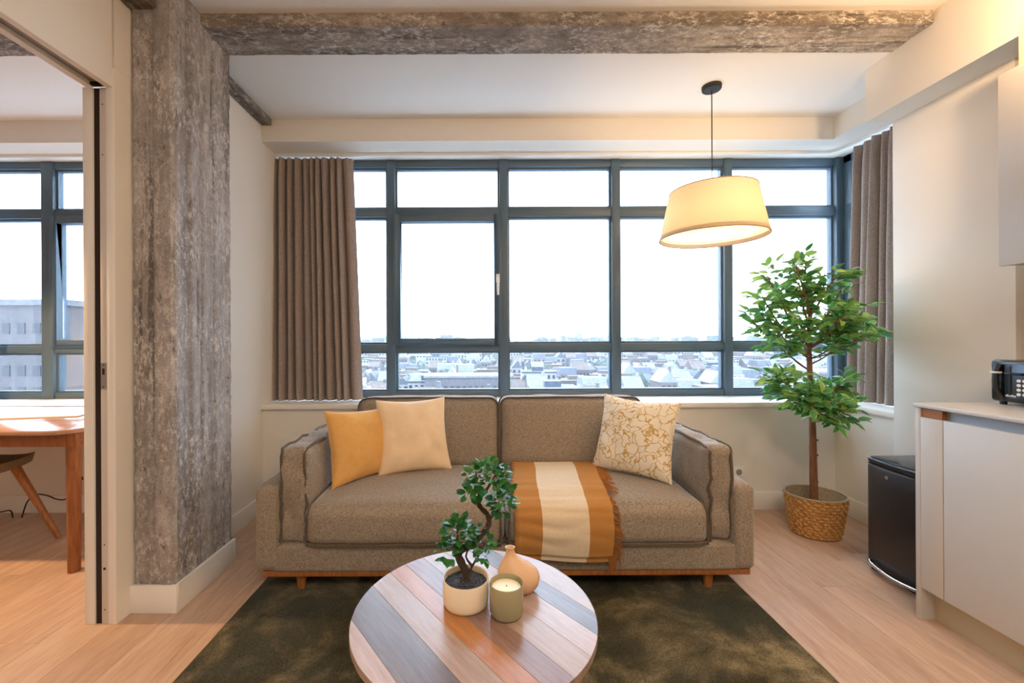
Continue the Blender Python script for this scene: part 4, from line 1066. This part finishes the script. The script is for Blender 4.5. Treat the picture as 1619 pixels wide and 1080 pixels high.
pb = make('board', MB().prism([(-3.6, 2.22), (-2.34, 2.44), (-2.42, 2.74), (-3.6, 2.80)], .7385, .7465), M['paper'], bevel=.001); tag(pb, 'thin pale board lying on the study table', 'board')

chn = thing('dining_chair', 'beige shell chair with tapered oak legs tucked under the study table', 'chair', (-2.95, 2.42, 0))
def seatf(a, b):
    x = -3.22 + .50 * a; y = 2.20 + .44 * b; u, v = 2 * a - 1, 2 * b - 1
    if abs(u) > 0 and abs(v) > 0:
        k = 1 - .10 * (u * u) * (v * v) * 1.6; x = -2.97 + (x + 2.97) * k; y = 2.42 + (y - 2.42) * k
    z = .455 + .030 * u * u + .015 * v * v - .02 * (1 - u * u) * (1 - v * v) - .05 * (a < .5) * 0
    return (x, y, z)
mb = MB(); mb.grid(seatf, 20, 20); mb.grid(lambda a, b: (seatf(a, b)[0], seatf(a, b)[1], seatf(a, b)[2] - (.045 if 0 < a < 1 and 0 < b < 1 else 0)), 20, 20)
make('seat', mb, M['chair'], chn, smooth=60)
def backf(t): return lambda a, b: (-3.20 - .06 * b - t, 2.22 + .40 * a, .47 + .32 * b + .0)
mb = MB(); mb.grid(lambda a, b: (-3.19 - .10 * b + .05 * (2 * a - 1) ** 2, 2.22 + .40 * a, .46 + .22 * b * (1 - .2 * (2 * a - 1) ** 2)), 14, 8); mb.grid(lambda a, b: (-3.215 - .10 * b + .05 * (2 * a - 1) ** 2, 2.22 + .40 * a, .46 + .22 * b * (1 - .2 * (2 * a - 1) ** 2)), 14, 8)
make('backrest', mb, M['chair'], chn, smooth=60)
for sx, sy, ex, ey in ((-2.80, 2.30, -2.66, 2.22), (-2.78, 2.50, -2.545, 2.535), (-3.12, 2.30, -3.26, 2.22), (-3.12, 2.52, -3.26, 2.60)):
    make('leg', MB().tube([(ex, ey, .0005), (sx, sy, .452)], [.013, .024], 12), M['oak'], chn)

cbp = [px2w(x, y, 2.82) for x, y in ((-40, 812), (0, 806), (15, 804), (19, 815), (21, 834), (28, 833), (34, 812), (42, 790), (55, 779), (72, 780), (88, 786), (100, 787), (107, 782), (107, 775))]
tag(make('power_cable', MB().tube(smooth_path(cbp, 5), .0042, 6), M['cable'], smooth=80), 'black cable trailing under the study table', 'cable')
dc = thing('drawer_unit', 'white drawer unit with a black knob behind the study table leg', 'drawers', (-2.3, 2.82, 0))
make('body', MB().box(-2.58, -1.67, 2.80, 2.893, .115, .68), M['trim'], dc, bevel=.002)
make('base', MB().box(-2.58, -1.67, 2.80, 2.893, .0005, .113), M['trim'], dc, bevel=.002)
for z0, z1 in ((.12, .295), (.30, .475), (.48, .655)):
    d_ = make('drawer', MB().box(-2.57, -1.68, 2.788, 2.80, z0, z1), M['trim'], dc, bevel=.002)
    if z0 == .12:
        make('knob', MB().tube([(-2.665 + .01, 2.79, .27), (-2.655, 2.75, .27)], .014, 14), M['black'], d_)
